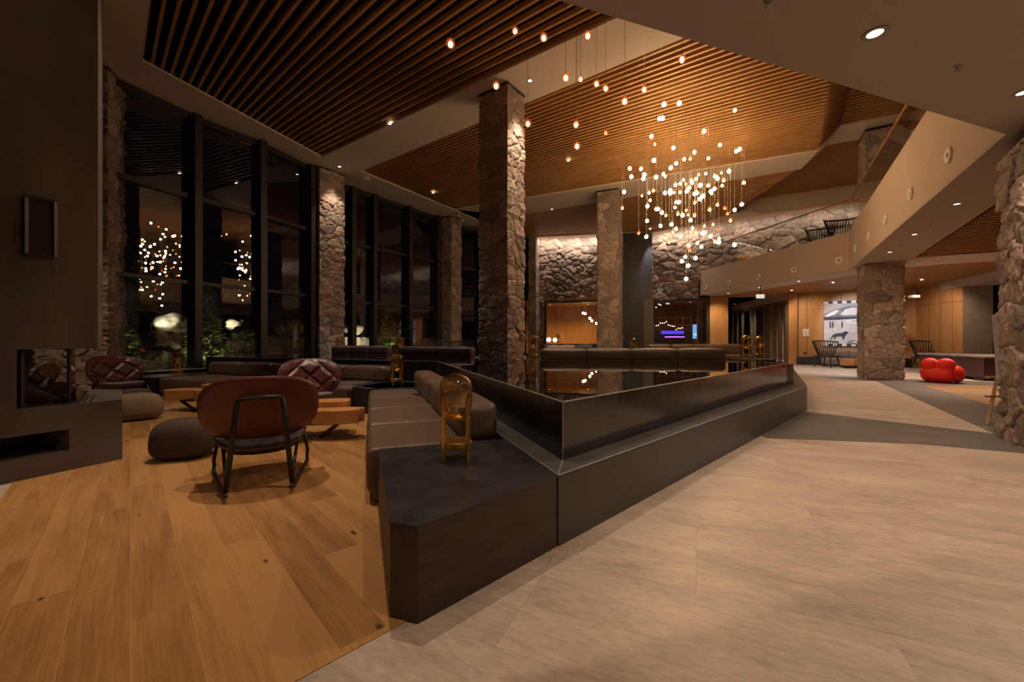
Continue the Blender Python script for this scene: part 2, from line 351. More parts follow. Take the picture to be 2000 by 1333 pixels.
# ------------------------------------------------------------------ fieldstone masonry: real relief, one colour per stone
def hash2(i, j, s):
    n = np.sin(i*127.1+j*311.7+s*74.7)*43758.5453; return n-np.floor(n)
def vnoise(x, y, s):
    i, j = np.floor(x), np.floor(y); fx, fy = x-i, y-j; fx = fx*fx*(3-2*fx); fy = fy*fy*(3-2*fy)
    a = hash2(i, j, s); b = hash2(i+1, j, s); c = hash2(i, j+1, s); d = hash2(i+1, j+1, s)
    return (a*(1-fx)+b*fx)*(1-fy)+(c*(1-fx)+d*fx)*fy
PAL = 1.32*np.array([1.04, .98, .98])*np.array([(.30, .235, .185), (.25, .20, .165), (.34, .275, .22), (.27, .20, .165), (.22, .185, .16), (.31, .235, .195), (.29, .25, .20)])
def stone_field(u, v, seed, cw, chh, amp, rough=1.0, blk=.45):
    uu = u+.10*cw*4*(vnoise(u*2.3/cw*.5, v*2.3/chh*.5, seed+5)-.5); vv = v+.10*chh*4*(vnoise(u*2.1/cw*.5+9, v*2.2/chh*.5, seed+6)-.5)
    x, y = uu/cw, vv/chh; ix, iy = np.floor(x), np.floor(y)
    F1 = np.full(x.shape, 9.0); F2 = np.full(x.shape, 9.0); cid = np.zeros(x.shape); cjd = np.zeros(x.shape); du = np.zeros(x.shape); dv = np.zeros(x.shape)
    for a in (-2, -1, 0, 1, 2):
        for b in (-2, -1, 0, 1, 2):
            ci, cj = ix+a, iy+b
            px = ci+.5+.92*(hash2(ci, cj, seed)-.5); py = cj+.5+.92*(hash2(ci, cj, seed+1)-.5)
            ddx, ddy = x-px, y-py; wgt = .72+.55*hash2(ci, cj, seed+2)
            d = np.maximum(np.abs(ddx), np.abs(ddy))*blk+np.sqrt(ddx*ddx+ddy*ddy)*(1-blk); d = d*wgt
            new = d < F1
            F2 = np.where(new, F1, np.minimum(F2, d)); F1 = np.where(new, d, F1)
            cid = np.where(new, ci, cid); cjd = np.where(new, cj, cjd); du = np.where(new, ddx, du); dv = np.where(new, ddy, dv)
    e = F2-F1; t = np.clip(e/(.16 if blk < .6 else .10), 0, 1); t = t*t*(3-2*t)
    r = lambda k: hash2(cid, cjd, seed+k)
    h = t*(.45+.55*r(11)+.5*(r(12)-.5)*du*1.4+.5*(r(13)-.5)*dv*1.4)
    n = vnoise(u*9, v*9, seed+20)*.5+vnoise(u*21, v*21, seed+21)*.3+vnoise(u*47, v*47, seed+22)*.2
    h = h*amp+(n-.5)*amp*.7*rough*t+(n-.5)*.012
    k = np.floor(r(14)*len(PAL)).astype(int) % len(PAL)
    c = PAL[k]*(.75+.5*r(15))[..., None]
    mort = np.array((.20, .165, .14))
    tt = np.clip(e/.05, 0, 1)[..., None]
    return h, mort*(1-tt)+c*tt
def stone_wall(name, path, z0, z1, mat_, seed=1, res=.035, cell=(.42, .30), amp=.07, closed=False, holes=(), parent=None, kind=None, tops=None, world=False, rough=1.0, blk=.45):
    # path: plan points, outward side on the right of the walking direction; holes: (u0,u1,z0,z1) left open
    pts = [Vector(p) for p in path]; segs = list(zip(pts, pts[1:]+pts[:1])) if closed else list(zip(pts, pts[1:]))
    U = []; P = []; Nn = []; u = 0
    for k, (a, b) in enumerate(segs):
        L = (b-a).length; n = max(2, int(L/res)); d = (b-a)/L; nr = Vector((d.y, -d.x))
        for i in range(n+1):
            if i == 0 and k > 0: 
                Nn[-1] = (Vector(Nn[-1])+nr); Nn[-1] = tuple(Nn[-1]); continue
            U.append(u+L*i/n); P.append(tuple(a+(b-a)*i/n)); Nn.append(tuple(nr))
        u += L
    if closed:
        d0 = Vector(Nn[0]); d1 = Vector(Nn[-1]); Nn[0] = tuple(d0+d1); Nn[-1] = tuple(d0+d1)
    U = np.array(U); P = np.array(P); Nn = np.array(Nn)
    m = max(2, int((z1-z0)/res)); Z = np.linspace(z0, z1, m+1)
    uu, zz = np.meshgrid(U, Z)
    h, col = stone_field(uu, zz, seed, cell[0], cell[1], amp, rough, blk)
    if closed: h[:, -1] = h[:, 0]
    X = P[:, 0][None]+Nn[:, 0][None]*h; Y = P[:, 1][None]+Nn[:, 1][None]*h
    V = np.stack([X, Y, zz], -1).reshape(-1, 3)
    nu = len(U); I, J = np.meshgrid(np.arange(m), np.arange(nu-1), indexing='ij')
    keep = np.ones(I.shape, bool)
    for (a0, a1, b0, b1) in holes:
        um = (U[J]+U[J+1])/2; zm = (Z[I]+Z[I+1])/2
        keep &= ~((um > a0) & (um < a1) & (zm > b0) & (zm < b1))
    I, J = I[keep], J[keep]; q = I*nu+J
    F = np.stack([q, q+1, q+nu+1, q+nu], -1)
    if parent is not None and world: V = V-np.array(parent.location)
    me = bpy.data.meshes.new(name); me.from_pydata(V.tolist(), [], F.tolist()); me.update()
    at_ = me.color_attributes.new('Col', 'FLOAT_COLOR', 'POINT')
    c4 = np.concatenate([col.reshape(-1, 3), np.ones((V.shape[0], 1))], 1).astype(np.float32)
    at_.data.foreach_set('color', c4.ravel())
    me.materials.append(mat_); me.polygons.foreach_set('use_smooth', [True]*len(me.polygons))
    o = bpy.data.objects.new(name, me); COL.objects.link(o)
    if parent is not None: o.parent = parent
    if kind: o['kind'] = kind
    return o
# ------------------------------------------------------------------ plan of the building (metres, camera at the origin, looking along +Y)
V0, V1, V2, V3 = (-9.0, -.20), (6.02, 4.99), (12.0, 14.6), (10.4, 22.7)      # edge of the gallery slab above
WF = [(-9.62, 9.3), (-8.83, 11.31), (-7.92, 12.83), (-7.20, 14.80)]; WG = [(-6.75, 16.4), (-3.62, 20.75)]; WH = [(-2.72, 22.3), (1.27, 25.35)]   # window lines
BK = [(1.5, 25.3), (8.26, 24.2), (10.35, 22.7)]; BU = [(10.3, 22.75), (12.9, 20.7), (16.2, 18.8), (21, 16.4)]     # rear fieldstone wall
BAS = [(.345, 2.79), (5.1, 7.6), (5.0, 8.55), (.27, 8.8), (-.7, 9.25), (-1.06, 10.45), (-2.86, 11.0), (-3.55, 12.3), (-5.9, 13.5), (-7.5, 13.4), (-8.1, 10.83), (-1.5, 8.28)]
# ------------------------------------------------------------------ floors
struct('floor', MB().prism([(-12, -5), (30, -5), (32, 40), (-6, 40), (-12, 9)], -.3, 0), M_floor)
struct('floor_oak', MB().prism([(-1.62, .68), (-.449, 1.842), (.3, 2.5), (-.9, 8), (-8.2, 10.9), (-9.35, 9.5), (-10.0, 8.6), (-8.6, 5.6), (-5.6, 4.9), (-4.35, 3.56)], .0, .004), M_oak)
struct('floor_band', MB().prism([(3.3, 5.26), (3.2, 5.6), (4.95, 7.25), (5.2, 7.2), (6.5, 5.52), (11.3, 12.7), (10.7, 13.9), (10.9, 14.3), (13.6, 13.2), (17.5, 10.5), (12, 2), (5.9, 4.45), (4.9, 4.98)], .0, .003), M_dark)
o = struct('floor_inlay', MB().prism([(11.45, 11.4), (9.0, 7.49), (8.2, 6.2), (14, 6.2), (15.2, 11.4)], .003, .006), M_oak)
# ------------------------------------------------------------------ raised lounge deck and the long dark plinth of the water basin
struct('floor_deck', MB().prism([(1.2, 3.75), (5.3, 7.75), (8.5, 12.6), (9.2, 24), (1, 27.5), (-9, 14.6), (-7.6, 12)], .02, .43), M_black)
pl = empty('plinth', (2.8, 4.9, 0), label='low matt black steel plinth wrapping the foot of the water basin', cat='plinth')
LED = [(.28, 2.484), (5.3, 7.36), (6.1, 8.6), (8.7, 12.7), (8.2, 12.8), (5.2, 8.4), (1.0, 4.2), (-1.62, 8.2), (-1.75, 8.05)]
MB().prism(LED, .0, .425).build('base_wall', M_plinth, pl, world=True, bevel=.003)
MB().prism([(.28, 2.484), (5.3, 7.36), (6.1, 8.6), (5.7, 8.7), (5.12, 7.62), (.345, 2.80)], .425, .436).build('ledge_top', M_ledge, pl, world=True)
MB().prism([(.28, 2.484), (.345, 2.80), (-1.5, 8.28), (-1.72, 8.1)], .425, .436).build('ledge_top', M_ledge, pl, world=True)
mb = MB()
for a, b in (((.28, 2.484), (5.3, 7.36)), ((.28, 2.484), (.345, 2.80)), ((.28, 2.484), (-1.72, 8.1))): mb.bar((*a, .436), (*b, .436), .008, .006)
mb.build('edge_trim', M_chrome, pl, world=True, label='thin bright steel edge strip')
bs = empty('water_basin', (1.0, 7.0, .436), label='large black steel water basin with mirror still surface beneath the pendant lights', cat='basin')
MB().prism(BAS, .436, .832).build('basin_wall', M_gloss, bs, world=True, bevel=.002)
inn = [(x*.998+.002, y*.998+.014) for x, y in BAS]
MB().prism(inn, .832, .837).build('water_surface', M_water, bs, world=True)
mb = MB()
for a, b in zip(BAS, BAS[1:]+BAS[:1]): mb.bar((*a, .835), (*b, .835), .012, .008)
mb.bar((.345, 2.787, .436), (.345, 2.787, .837), .006, .006); mb.bar((-1.5, 8.28, .436), (-1.5, 8.28, .837), .006, .006)
mb.build('edge_trim', M_chrome, bs, world=True, label='thin bright steel edge strip')
MB().prism([(5.12, 7.66), (5.46, 7.95), (5.54, 8.3), (5.14, 8.3)], .44, .80).build('end_panel', M_black, bs, world=True)
# ------------------------------------------------------------------ hall ceiling: open timber slats under a black void, plaster bands between
def strip(name, quads, th=.05, m=M_plaster):
    mb = MB()
    for q in quads:
        n = len(q); mb.add([(p[0], p[1], p[2] if len(p) > 2 else HC) for p in q]+[(p[0], p[1], (p[2] if len(p) > 2 else HC)+th) for p in q],
            [tuple(range(n)), tuple(range(2*n-1, n-1, -1))]+[(i, n+i, n+(i+1) % n, (i+1) % n) for i in range(n)])
    return struct(name, mb, m)
def slats(name, n, fn, w=.065, h=.13, lift=.055):
    mb = MB()
    for i in range(n):
        pts = [Vector(p) for p in fn(i/(n-1))]; vs = []
        for k, p in enumerate(pts):
            t = pts[min(k+1, len(pts)-1)]-pts[max(k-1, 0)]; t.z = 0; t.normalize(); s = Vector((-t.y, t.x, 0))*w/2
            vs += [p-s+Vector((0, 0, lift)), p+s+Vector((0, 0, lift)), p+s+Vector((0, 0, lift+h)), p-s+Vector((0, 0, lift+h))]
        fs = []
        for k in range(len(pts)-1):
            for j in range(4): fs.append((4*k+j, 4*k+4+j, 4*k+4+(j+1) % 4, 4*k+(j+1) % 4))
        fs += [(0, 1, 2, 3), (4*len(pts)-1, 4*len(pts)-2, 4*len(pts)-3, 4*len(pts)-4)]
        mb.add(vs, fs)
    return struct(name, mb, M_slat)
def lerp(a, b, t): return tuple(x+(y-x)*t for x, y in zip(a, b))
def lx(p, d, q, e):                                 # crossing of two plan lines
    den = d[0]*e[1]-d[1]*e[0]; t = ((q[0]-p[0])*e[1]-(q[1]-p[1])*e[0])/den; return (p[0]+d[0]*t, p[1]+d[1]*t)
# first field
A0, A1, B0, B1 = (-8.24, 9.12), (.2, .6), (-6.46, 13.9), (8.0, 3.69)
slats('ceiling_slats', 27, lambda t: [(*lerp(A0, B0, t), HC), (*lerp(A1, B1, t), HC)], w=.060, h=.105)
# second and third fields: slats run flat to the fold, rise .7 m, then run flat again
FD = (.549, .836); F0 = (7.65, 9.81)
def fold(a, b):
    d = (b[0]-a[0], b[1]-a[1]); L = math.hypot(*d); d = (d[0]/L, d[1]/L)
    q = lx(a, d, F0, FD)
    q2 = lx(a, d, (F0[0]+.6*.836, F0[1]-.6*.549), FD)
    if q[1] > 14.2:
        q = lx(a, d, (10.5, 14.7), (.05, 1)); q2 = lx(a, d, (11.2, 14.7), (.05, 1))
    return d, q, q2
def fld(a, b, end=9):
    d, q, q2 = fold(a, b); e = (q2[0]+d[0]*end, q2[1]+d[1]*end)
    return [(*a, HC), (*q, HC), (*q2, HC+.7), (*e, HC+.7)]
slats('ceiling_slats', 42, lambda t: fld(lerp((-5.56, 15.08), (-2.75, 19.5), t), lerp((3.54, 8.45), (9.99, 13.5), t)), w=.06)
slats('ceiling_slats', 44, lambda t: fld(lerp((.3, 20.4), (.3, 27.0), t), lerp((10.6, 14.85), (10.9, 22.5), t), 12), w=.06)
# plaster bands
strip('ceiling_band', [
    [A0, B0, (-5.56, 15.08), (-2.75, 19.5), (.3, 24.9), (1.5, 25.5), (-2.7, 22.6), (-3.6, 21.0), (-7.0, 15.8), (-9.6, 9.4)],
    [A1, A0, (-9.6, 9.4), (-14, 8), (-12, -3), (0, -3)]])
q1 = fld((-5.56, 15.08), (3.54, 8.45)); q0 = fld(B0, B1)
strip('ceiling_band', [[B0, (-5.56, 15.08), (3.54, 8.45), (10, 3.74), (10, 2.28)]])
n1 = fld((-2.75, 19.5), (9.99, 13.5)); n2 = fld((.3, 20.4), (10.6, 14.85))
strip('ceiling_band', [[n1[i], n2[i], n2[i+1], n1[i+1]] for i in range(3)])
strip('ceiling_band', [[(.3, 24.9), (1.3, 25.6), (8.3, 24.4), (10.5, 22.9), (13.0, 20.9), (12.4, 20.1), (9.9, 22.0), (8.0, 23.55), (4.9, 23.9)]])
strip('ceiling_band', [[(p[0], p[1], HC-.008) for p in ((10.0, 21.9), (10.9, 21.4), (13.0, 20.9), (16.3, 19.0), (21, 16.6), (20.5, 15.8), (15.9, 18.1), (12.3, 20.1), (11.5, 19.6), (10.7, 20.3))]])
mb = MB()
for a, b in (((10.9, 21.2), (12.3, 20.1)), ((12.3, 20.1), (15.9, 18.1)), ((15.9, 18.1), (20.5, 15.8))): mb.wallbox(a, b, HC, 8.75, -.02, .02)
struct('ceiling_upstand', mb, M_plaster)
struct('ceiling', MB().prism([(-14, -4), (24, -4), (24, 30), (-2, 30), (-14, 10)], 8.75, 8.9), M_void)
# ------------------------------------------------------------------ gallery slab, its parapet, glass balustrade
SL = [V0, V1, V2, V3, (10.4, 24.6), (30, 24.6), (30, -5), (-9, -5)]
E1 = [(-9, -5), V0, V1, V2, V3, (11.6, 22.9), (13.4, 14.2), (8.1, 6.37), (6.9, 4.45), (5.9, 1.5), (5.9, -5)]
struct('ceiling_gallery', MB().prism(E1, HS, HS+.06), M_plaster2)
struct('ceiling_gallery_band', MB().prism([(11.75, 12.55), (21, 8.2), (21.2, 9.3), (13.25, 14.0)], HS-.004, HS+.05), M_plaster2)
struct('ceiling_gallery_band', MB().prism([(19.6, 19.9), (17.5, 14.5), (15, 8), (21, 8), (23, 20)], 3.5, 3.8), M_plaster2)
SLI = [(-9, -.5), (6.12, 4.85), (12.16, 14.56), (10.6, 22.6), (10.6, 24.6), (30, 24.6), (30, -5), (-9, -5)]
struct('ceiling_void', MB().prism(SLI, HS+.35, HS+.45), M_void)
sl0 = lambda t: [(*lerp((6.9, 4.3), (12.6, 12.9), t), HS), (*lerp((16, -3.5), (24, 8.6), t), HS)]
slats('ceiling_slats', 44, sl0, w=.07, h=.10, lift=.03)
slats('ceiling_slats', 64, lambda t: [(*lerp((12.4, 13.6), (10.5, 24.3), t), HS), (*lerp((24, 7.6), (24, 22), t), HS)], w=.085, h=.06, lift=.03)
pz = {0: 5.62, 1: 5.55, 2: 5.16, 3: 5.10}
mb = MB()
for k, (a, b) in enumerate(((V0, V1), (V1, V2), (V2, V3))):
    d = Vector((b[0]-a[0], b[1]-a[1])).normalized(); n = Vector((d.y, -d.x))*.14; z = (pz[k], pz[k+1])
    q = [a, b, (b[0]+n.x, b[1]+n.y), (a[0]+n.x, a[1]+n.y)]
    zz = [z[0], z[1], z[1], z[0]]
    mb.add([(p[0], p[1], HS+.06) for p in q]+[(p[0], p[1], zz[i]) for i, p in enumerate(q)], [(0, 1, 2, 3), (7, 6, 5, 4), (0, 4, 5, 1), (1, 5, 6, 2), (2, 6, 7, 3), (3, 7, 4, 0)])
struct('wall_parapet', mb, mat('parapet_plaster', (.58, .43, .33), .8, noise=.02, scale=2))
struct('floor_gallery', MB().prism(SLI, 4.5, 4.6), M_panel)
bl = empty('balustrade', (12.0, 14.6, 5.1), label='frameless glass balustrade with slim timber handrail along the upper gallery', cat='balustrade')
for a, b, k in ((V1, V2, 1), (V2, V3, 2)):
    n = 6 if k == 1 else 5
    for i in range(n):
        p, q = lerp(a, b, i/n+.002), lerp(a, b, (i+1)/n-.002); d = Vector((q[0]-p[0], q[1]-p[1])).normalized(); o2 = Vector((d.y, -d.x))*.07
        p = (p[0]+o2.x, p[1]+o2.y); q = (q[0]+o2.x, q[1]+o2.y)
        z = pz[k]+(pz[k+1]-pz[k])*i/n
        mb = MB(); mb.wallbox(p, q, z-.05, 6.28, -.006, .006); mb.build('glass_panel', M_clear, bl, world=True)
    MB().bar((a[0]+.06, a[1]-.04, 6.3), (b[0]+.06, b[1]-.04, 6.3), .05, .04).build('handrail', M_panel, bl, world=True)
# white rings fixed to the parapet
M_ring = mat('ring_white', (.85, .78, .72), .45)
rp = [(1855, 303, 'nearest to the camera and the largest'), (1780, 378, 'second along from the near end'), (1731, 429, 'third along from the near end'), (1697, 462, 'fourth along from the near end'), (1671, 486, 'last before the gallery corner'),
      (1639, 509, 'first beyond the gallery corner'), (1551, 527, 'second beyond the gallery corner'), (1481, 541, 'third beyond the gallery corner'), (1425, 553, 'fourth beyond the gallery corner'), (1378, 562, 'farthest, by the stone wall')]
for i, (px, py, s) in enumerate(rp):
    a, b = (V1, V2) if i < 5 else (V2, V3); p = onwall(px, a, b, py); d = Vector((b[0]-a[0], b[1]-a[1], 0)).normalized(); n = Vector((-d.y, d.x, 0))
    M = Matrix((d, Vector((0, 0, 1)), n)).transposed() if False else Matrix(((d.x, 0, n.x), (d.y, 0, n.y), (0, 1, 0)))
    r = empty('wall_ring', p+n*.0, label='round white ring on the gallery parapet, '+s, cat='ring', group='white rings on the gallery parapet')
    prof = [(.048, .0), (.048, .025), (.060, .035), (.118, .035), (.13, .022), (.13, .0)]
    MB().lathe(prof, 28, M=M, cap=False).build('rim', M_ring, r, smooth=True, auto=True)
    MB().lathe([(.001, .004), (.048, .004)], 20, M=M).build('centre', mat('ring_centre', (.30, .22, .17), .7) if i == 0 else bpy.data.materials['ring_centre'], r)
# ------------------------------------------------------------------ fieldstone walls and piers
def shaft_u(px):                                    # distance along the rear wall of a photo column
    for k, (a, b) in enumerate(zip(BK, BK[1:])):
        p = onwall(px, a, b); base = sum(math.dist(BK[i], BK[i+1]) for i in range(k))
        s = math.dist(a, (p.x, p.y)); L = math.dist(a, b)
        if (p.x-a[0])*(b[0]-a[0]) >= 0 and s <= L+1e-3: return base+s
    return base+L
oL = (shaft_u(1066), shaft_u(1180)); oR = (shaft_u(1275), shaft_u(1381))
stone_wall('wall_rear', BK, .4, 7.7, M_stone, seed=3, res=.05, cell=(.55, .36), amp=.13, kind='structure',
           holes=[(oL[0], oL[1], 1.06, 3.64), (oR[0], oR[1], 1.06, 3.56)])
stone_wall('wall_rear_gallery', BU, 4.6, 7.7, M_stone, seed=8, res=.05, cell=(.6, .42), amp=.12, kind='structure')
PIER = []
def pier(c0, u, su, v, sv, z0, z1, seed, lab, cap=True, amp=.04, cell=(.40, .30), res=.025):
    u = Vector(u).normalized(); v = Vector(v).normalized(); a = Vector(c0)
    q = [a, a+v*sv, a+v*sv+u*su, a+u*su]            # outward on the right
    ar = sum(q[i].x*q[(i+1) % 4].y-q[(i+1) % 4].x*q[i].y for i in range(4))
    if ar < 0: q = q[::-1]
    cx = sum((p for p in q), Vector((0, 0)))/4
    e = empty('stone_pier', (cx.x, cx.y, z0), label=lab, cat='column')
    stone_wall('masonry', [tuple(p) for p in q], z0, z1, M_stone, seed=seed, res=res, cell=cell, amp=amp, closed=True, parent=e, world=True, blk=.82)
    if cap:
        qq = [cx+(p-cx)*1.09 for p in q]
        MB().prism([tuple(p) for p in qq], z1-.02, z1+.03).build('capping', M_frame, e, world=True, label='dark flat steel capping')
    return q
pier((-.113, 9.85), (-.8, .6), .86, (.6, .8), .66, .43, HC-.055, 11, 'tall square fieldstone column rising behind the middle of the water basin')
pier((4.32, 16.7), (-.91, .41), .83, (.41, .91), .95, .43, HC-.055, 12, 'tall fieldstone column in front of the lit glazed room, behind the brown sofa', res=.035)
pier((-6.85, 14.6), (-.81, .58), .8, (.58, .81), .93, .02, HC-.055, 13, 'tall fieldstone column between the first and second window groups, lit from above')
pier((-3.02, 20.4), (-.9, .44), .62, (.6, .8), .68, .02, HC-.055, 14, 'slim fieldstone column at the far end of the second window group', res=.035)
pier((1.38, 24.2), (-.9, .1), .40, (.3, .95), .9, .4, HC-.055, 15, 'narrow fieldstone column in the corner beside the lit glazed room', res=.05, cap=False)
pier((-9.22, 9.30), (-.914, -.406), 1.15, (-.406, .914), .8, 0, HC-.055, 16, 'fieldstone column at the window corner behind the dark fireplace', amp=.07)
pier((11.52, 13.36), (.5, .86), 1.0, (.86, -.5), .93, 0, HS-.012, 17, 'broad square fieldstone column carrying the gallery beside the painting', cap=False, cell=(.5, .34), amp=.035)
pier((11.55, 13.36), (.5, .86), 1.0, (.86, -.5), .93, 4.6, 8.1, 18, 'fieldstone column standing on the upper gallery behind the glass balustrade', res=.04)
pier((6.39, 5.33), (.8, -.6), 1.0, (-.6, -.8), .9, 0, 3.55, 19, 'rough fieldstone column at the right edge beside the easel', cell=(.42, .34), amp=.06, res=.02)
# rear shaft clad in dark steel, timber pier beside it
struct('wall_shaft', MB().prism([(6.42, 23.7), (7.95, 23.25), (8.2, 24.6), (6.5, 24.8)], .43, 7.45), mat('blue_grey_cladding', (.060, .058, .062), .45, noise=.25, scale=1.2, rv=.08))
struct('trim_1', MB().prism([(7.48, 23.30), (8.0, 23.15), (8.2, 23.9), (7.9, 24.1)], .43, 3.62), mat('concrete_jamb', (.26, .20, .14), .7, noise=.15))
struct('wall_timber_pier', MB().prism([(11.05, 22.9), (12.25, 23.2), (12.6, 24.4), (11.0, 24.4)], .0, HS), M_panel)
struct('trim_2', MB().prism([(10.72, 22.75), (11.05, 22.88), (11.0, 24.0), (10.7, 23.5)], .43, HS), M_frame)
# window frames of the two openings in the rear wall
def opening(px0, px1, z0, z1, nm):
    a = onwall(px0, *((BK[0], BK[1]) if px0 < 1200 else (BK[1], BK[2]))); b = onwall(px1, *((BK[0], BK[1]) if px0 < 1200 else (BK[1], BK[2])))
    w_ = empty(nm, ((a.x+b.x)/2, (a.y+b.y)/2, z0), kind='structure'); A, B = (a.x, a.y), (b.x, b.y)
    mb = MB(); mb.wallbox(A, B, z1-.02, z1+.07, -.2, .25); mb.wallbox(A, B, z0-.06, z0+.0, -.2, .25)
    mb.wallbox(A, lerp(A, B, .03), z0, z1, -.18, .25); mb.wallbox(lerp(A, B, .97), B, z0, z1, -.18, .25)
    mb.build('window_frame', M_frame, w_, world=True)
    MB().wallbox(lerp(A, B, .03), lerp(A, B, .97), z0, z1, -.008, .008).build('glass_pane', M_clear, w_, world=True)
opening(1064, 1182, 1.08, 3.62, 'window_4'); opening(1274, 1382, 1.08, 3.54, 'window_5')
# lit room beyond the left opening
RB1 = [(.9, 25.6), (7.0, 24.75), (7.6, 30), (1.2, 31)]
struct('wall_room_back', MB().wallbox((1.0, 31), (7.6, 29.9), .43, 3.75, 0, .1), M_panel)
struct('wall_room_left', MB().wallbox((.9, 25.7), (1.1, 31), .43, 3.75, 0, .1), M_panel)
struct('wall_room_right', MB().wallbox((7.1, 24.9), (7.6, 30), .43, 3.75, 0, .1), M_panel)
struct('ceiling_room', MB().prism([(.8, 25.4), (11.3, 23.3), (14.4, 30), (7.7, 31.2), (1, 31.2)], 3.75, 3.85), M_panel)
struct('floor_room', MB().prism([(.8, 25.4), (11.3, 23.3), (14.4, 30), (7.7, 31.2), (1, 31.2)], .4, .44), M_dark)
struct('wall_room_far', MB().wallbox((7.7, 31), (14.2, 29.6), .43, 3.75, 0, .1), M_panel)
struct('wall_room_end', MB().wallbox((12.6, 24.4), (14, 29.6), .43, 3.75, 0, .1), M_panel)
# ------------------------------------------------------------------ far walls under the gallery
P1a, P1b, P2b = (15.1, 22.05), (19.25, 19.5), (18.6, 16.9)
struct('wall_far', MB().wallbox(P1a, P1b, 0, 3.9, 0, .15), M_panel)
struct('wall_side', MB().wallbox(P1b, P2b, 0, 3.9, 0, .15), M_panel)
struct('wall_concrete', MB().wallbox(P2b, (19.2, 16.35), 0, 3.9, 0, .15), mat('ribbed_concrete', (.25, .20, .145), .8, noise=.1))
struct('wall_right_void', MB().wallbox((19.2, 17.2), (23, 11), 0, 3.9, 0, .15), M_void)
struct('trim_3', MB().prism([(14.72, 21.8), (15.12, 21.7), (15.35, 22.3), (14.95, 22.4)], 0, HS), M_panel)
mb = MB()
for z in (2.9,): mb.wallbox(P1a, P1b, z, z+.015, -.004, 0); mb.wallbox(P1b, P2b, z, z+.015, -.004, 0)
for t in (.13, .42, .66, .86): mb.wallbox(lerp(P1a, P1b, t), lerp(P1a, P1b, t+.004), .3, 3.7, -.004, 0)
for t in (.3, .55, .8): mb.wallbox(lerp(P1b, P2b, t), lerp(P1b, P2b, t+.006), .3, 3.7, -.004, 0)
struct('trim_4', mb, mat('panel_joint', (.12, .06, .02), .7))
# base plinth bench along the far wall
struct('baseboard_far', MB().wallbox((15.2, 21.9), (19.0, 19.55), 0, .42, -.35, 0), M_black)
# glazed entrance front, left of the far wall
g0, g1 = (16.4, 30.5), (14.75, 22.0)
d3 = empty('door_1', (15.6, 26, 0), kind='structure'); mb = MB()
for t in (0, .12, .24, .42, .48, .66, .72, .82, .9, .98): mb.wallbox(lerp(g0, g1, t), lerp(g0, g1, t+.02), 0, 3.35, -.06, .06)
mb.wallbox(g0, g1, 3.3, 3.42, -.08, .08); mb.wallbox(g0, g1, 0, .12, -.05, .05)
mb.build('door_frame', mat('entrance_frame_bronze', (.13, .095, .065), .45), d3, world=True)
MB().wallbox(g0, g1, .12, 3.3, -.01, .01).build('glass_pane', M_pane, d3, world=True)
struct('wall_entrance_head', MB().wallbox(g0, g1, 3.42, 3.9, -.05, .1), M_plaster2)
struct('wall_entrance_rear', MB().wallbox((12.4, 31.5), (17, 30.5), 0, 3.9, 0, .1), M_void)
struct('wall_entrance_lobby', MB().wallbox((18.5, 31), (17.4, 23.5), 0, 3.9, 0, .1), mat('lobby_wall', (.36, .26, .19), .7, noise=.2))
# ------------------------------------------------------------------ window walls
def window(nm, P0, P1, pxs, jl=True, sill=.5, top=7.46):
    w_ = empty(nm, ((P0[0]+P1[0])/2, (P0[1]+P1[1])/2, 0), kind='structure')
    d = Vector((P1[0]-P0[0], P1[1]-P0[1])).normalized()
    mul = [onwall(p, P0, P1) for p in pxs]
    for m_ in mul:
        a = (m_.x-d.x*.10, m_.y-d.y*.10); b = (m_.x+d.x*.10, m_.y+d.y*.10)
        MB().wallbox(a, b, .1, top, -.30, .05).build('mullion', M_frame, w_, world=True, bevel=.008)
    for s_, e_ in ((P0, tuple(mul[0][:2])),)+tuple((tuple(x[:2]), tuple(y[:2])) for x, y in zip(mul, mul[1:]))+((tuple(mul[-1][:2]), P1),):
        for z, t in ((top-.16, .16), (5.13, .14), (2.80, .10), (sill-.08, .10)):
            MB().wallbox(s_, e_, z, z+t, -.12, .04).build('transom', M_frame, w_, world=True, bevel=.006)
        MB().wallbox(s_, e_, sill, top-.1, -.012, .0).build('glass_pane', M_pane, w_, world=True)
    MB().wallbox(P0, P1, 0, sill-.08, -.1, .1).build('spandrel', M_black, w_, world=True)
    MB().wallbox(P0, P1, sill-.02, sill+.01, -.34, 0).build('window_sill', mat('sill_stone', (.34, .30, .27), .4) if nm == 'window_1' else bpy.data.materials['sill_stone'], w_, world=True)
    return w_
window('window_1', WF[0], WF[1], [190, 375])
window('window_2', WF[1], WF[2], [506])
window('window_3', WF[2], WF[3], [600])
window('window_7', WG[0], WG[1], [684, 726, 795, 850])
window('window_6', WH[0], WH[1], [934, 1035])
# ------------------------------------------------------------------ dark fireplace block on the left
G0, G1 = (-4.44, 3.55), (-4.11, 4.32)
def gl(t): return (G0[0]+(G1[0]-G0[0])*t, G0[1]+(G1[1]-G0[1])*t)
SD = (-.69, .725)
def back(p, s): return (p[0]+SD[0]*s, p[1]+SD[1]*s)
fp = empty('fireplace', (-5.4, 4.0, 0), label='huge dark steel clad fireplace block with glazed firebox and wide hearth bench', cat='fireplace')
nearp = gl(-2.6); e2 = gl(.753); e1 = gl(.117); e0 = gl(.0)
HB = [gl(1), nearp, (-7.4, 2.2), (-7.6, 5.2), back(gl(1), 1.24)]
def sub(p, q, t): return lerp(p, q, t)
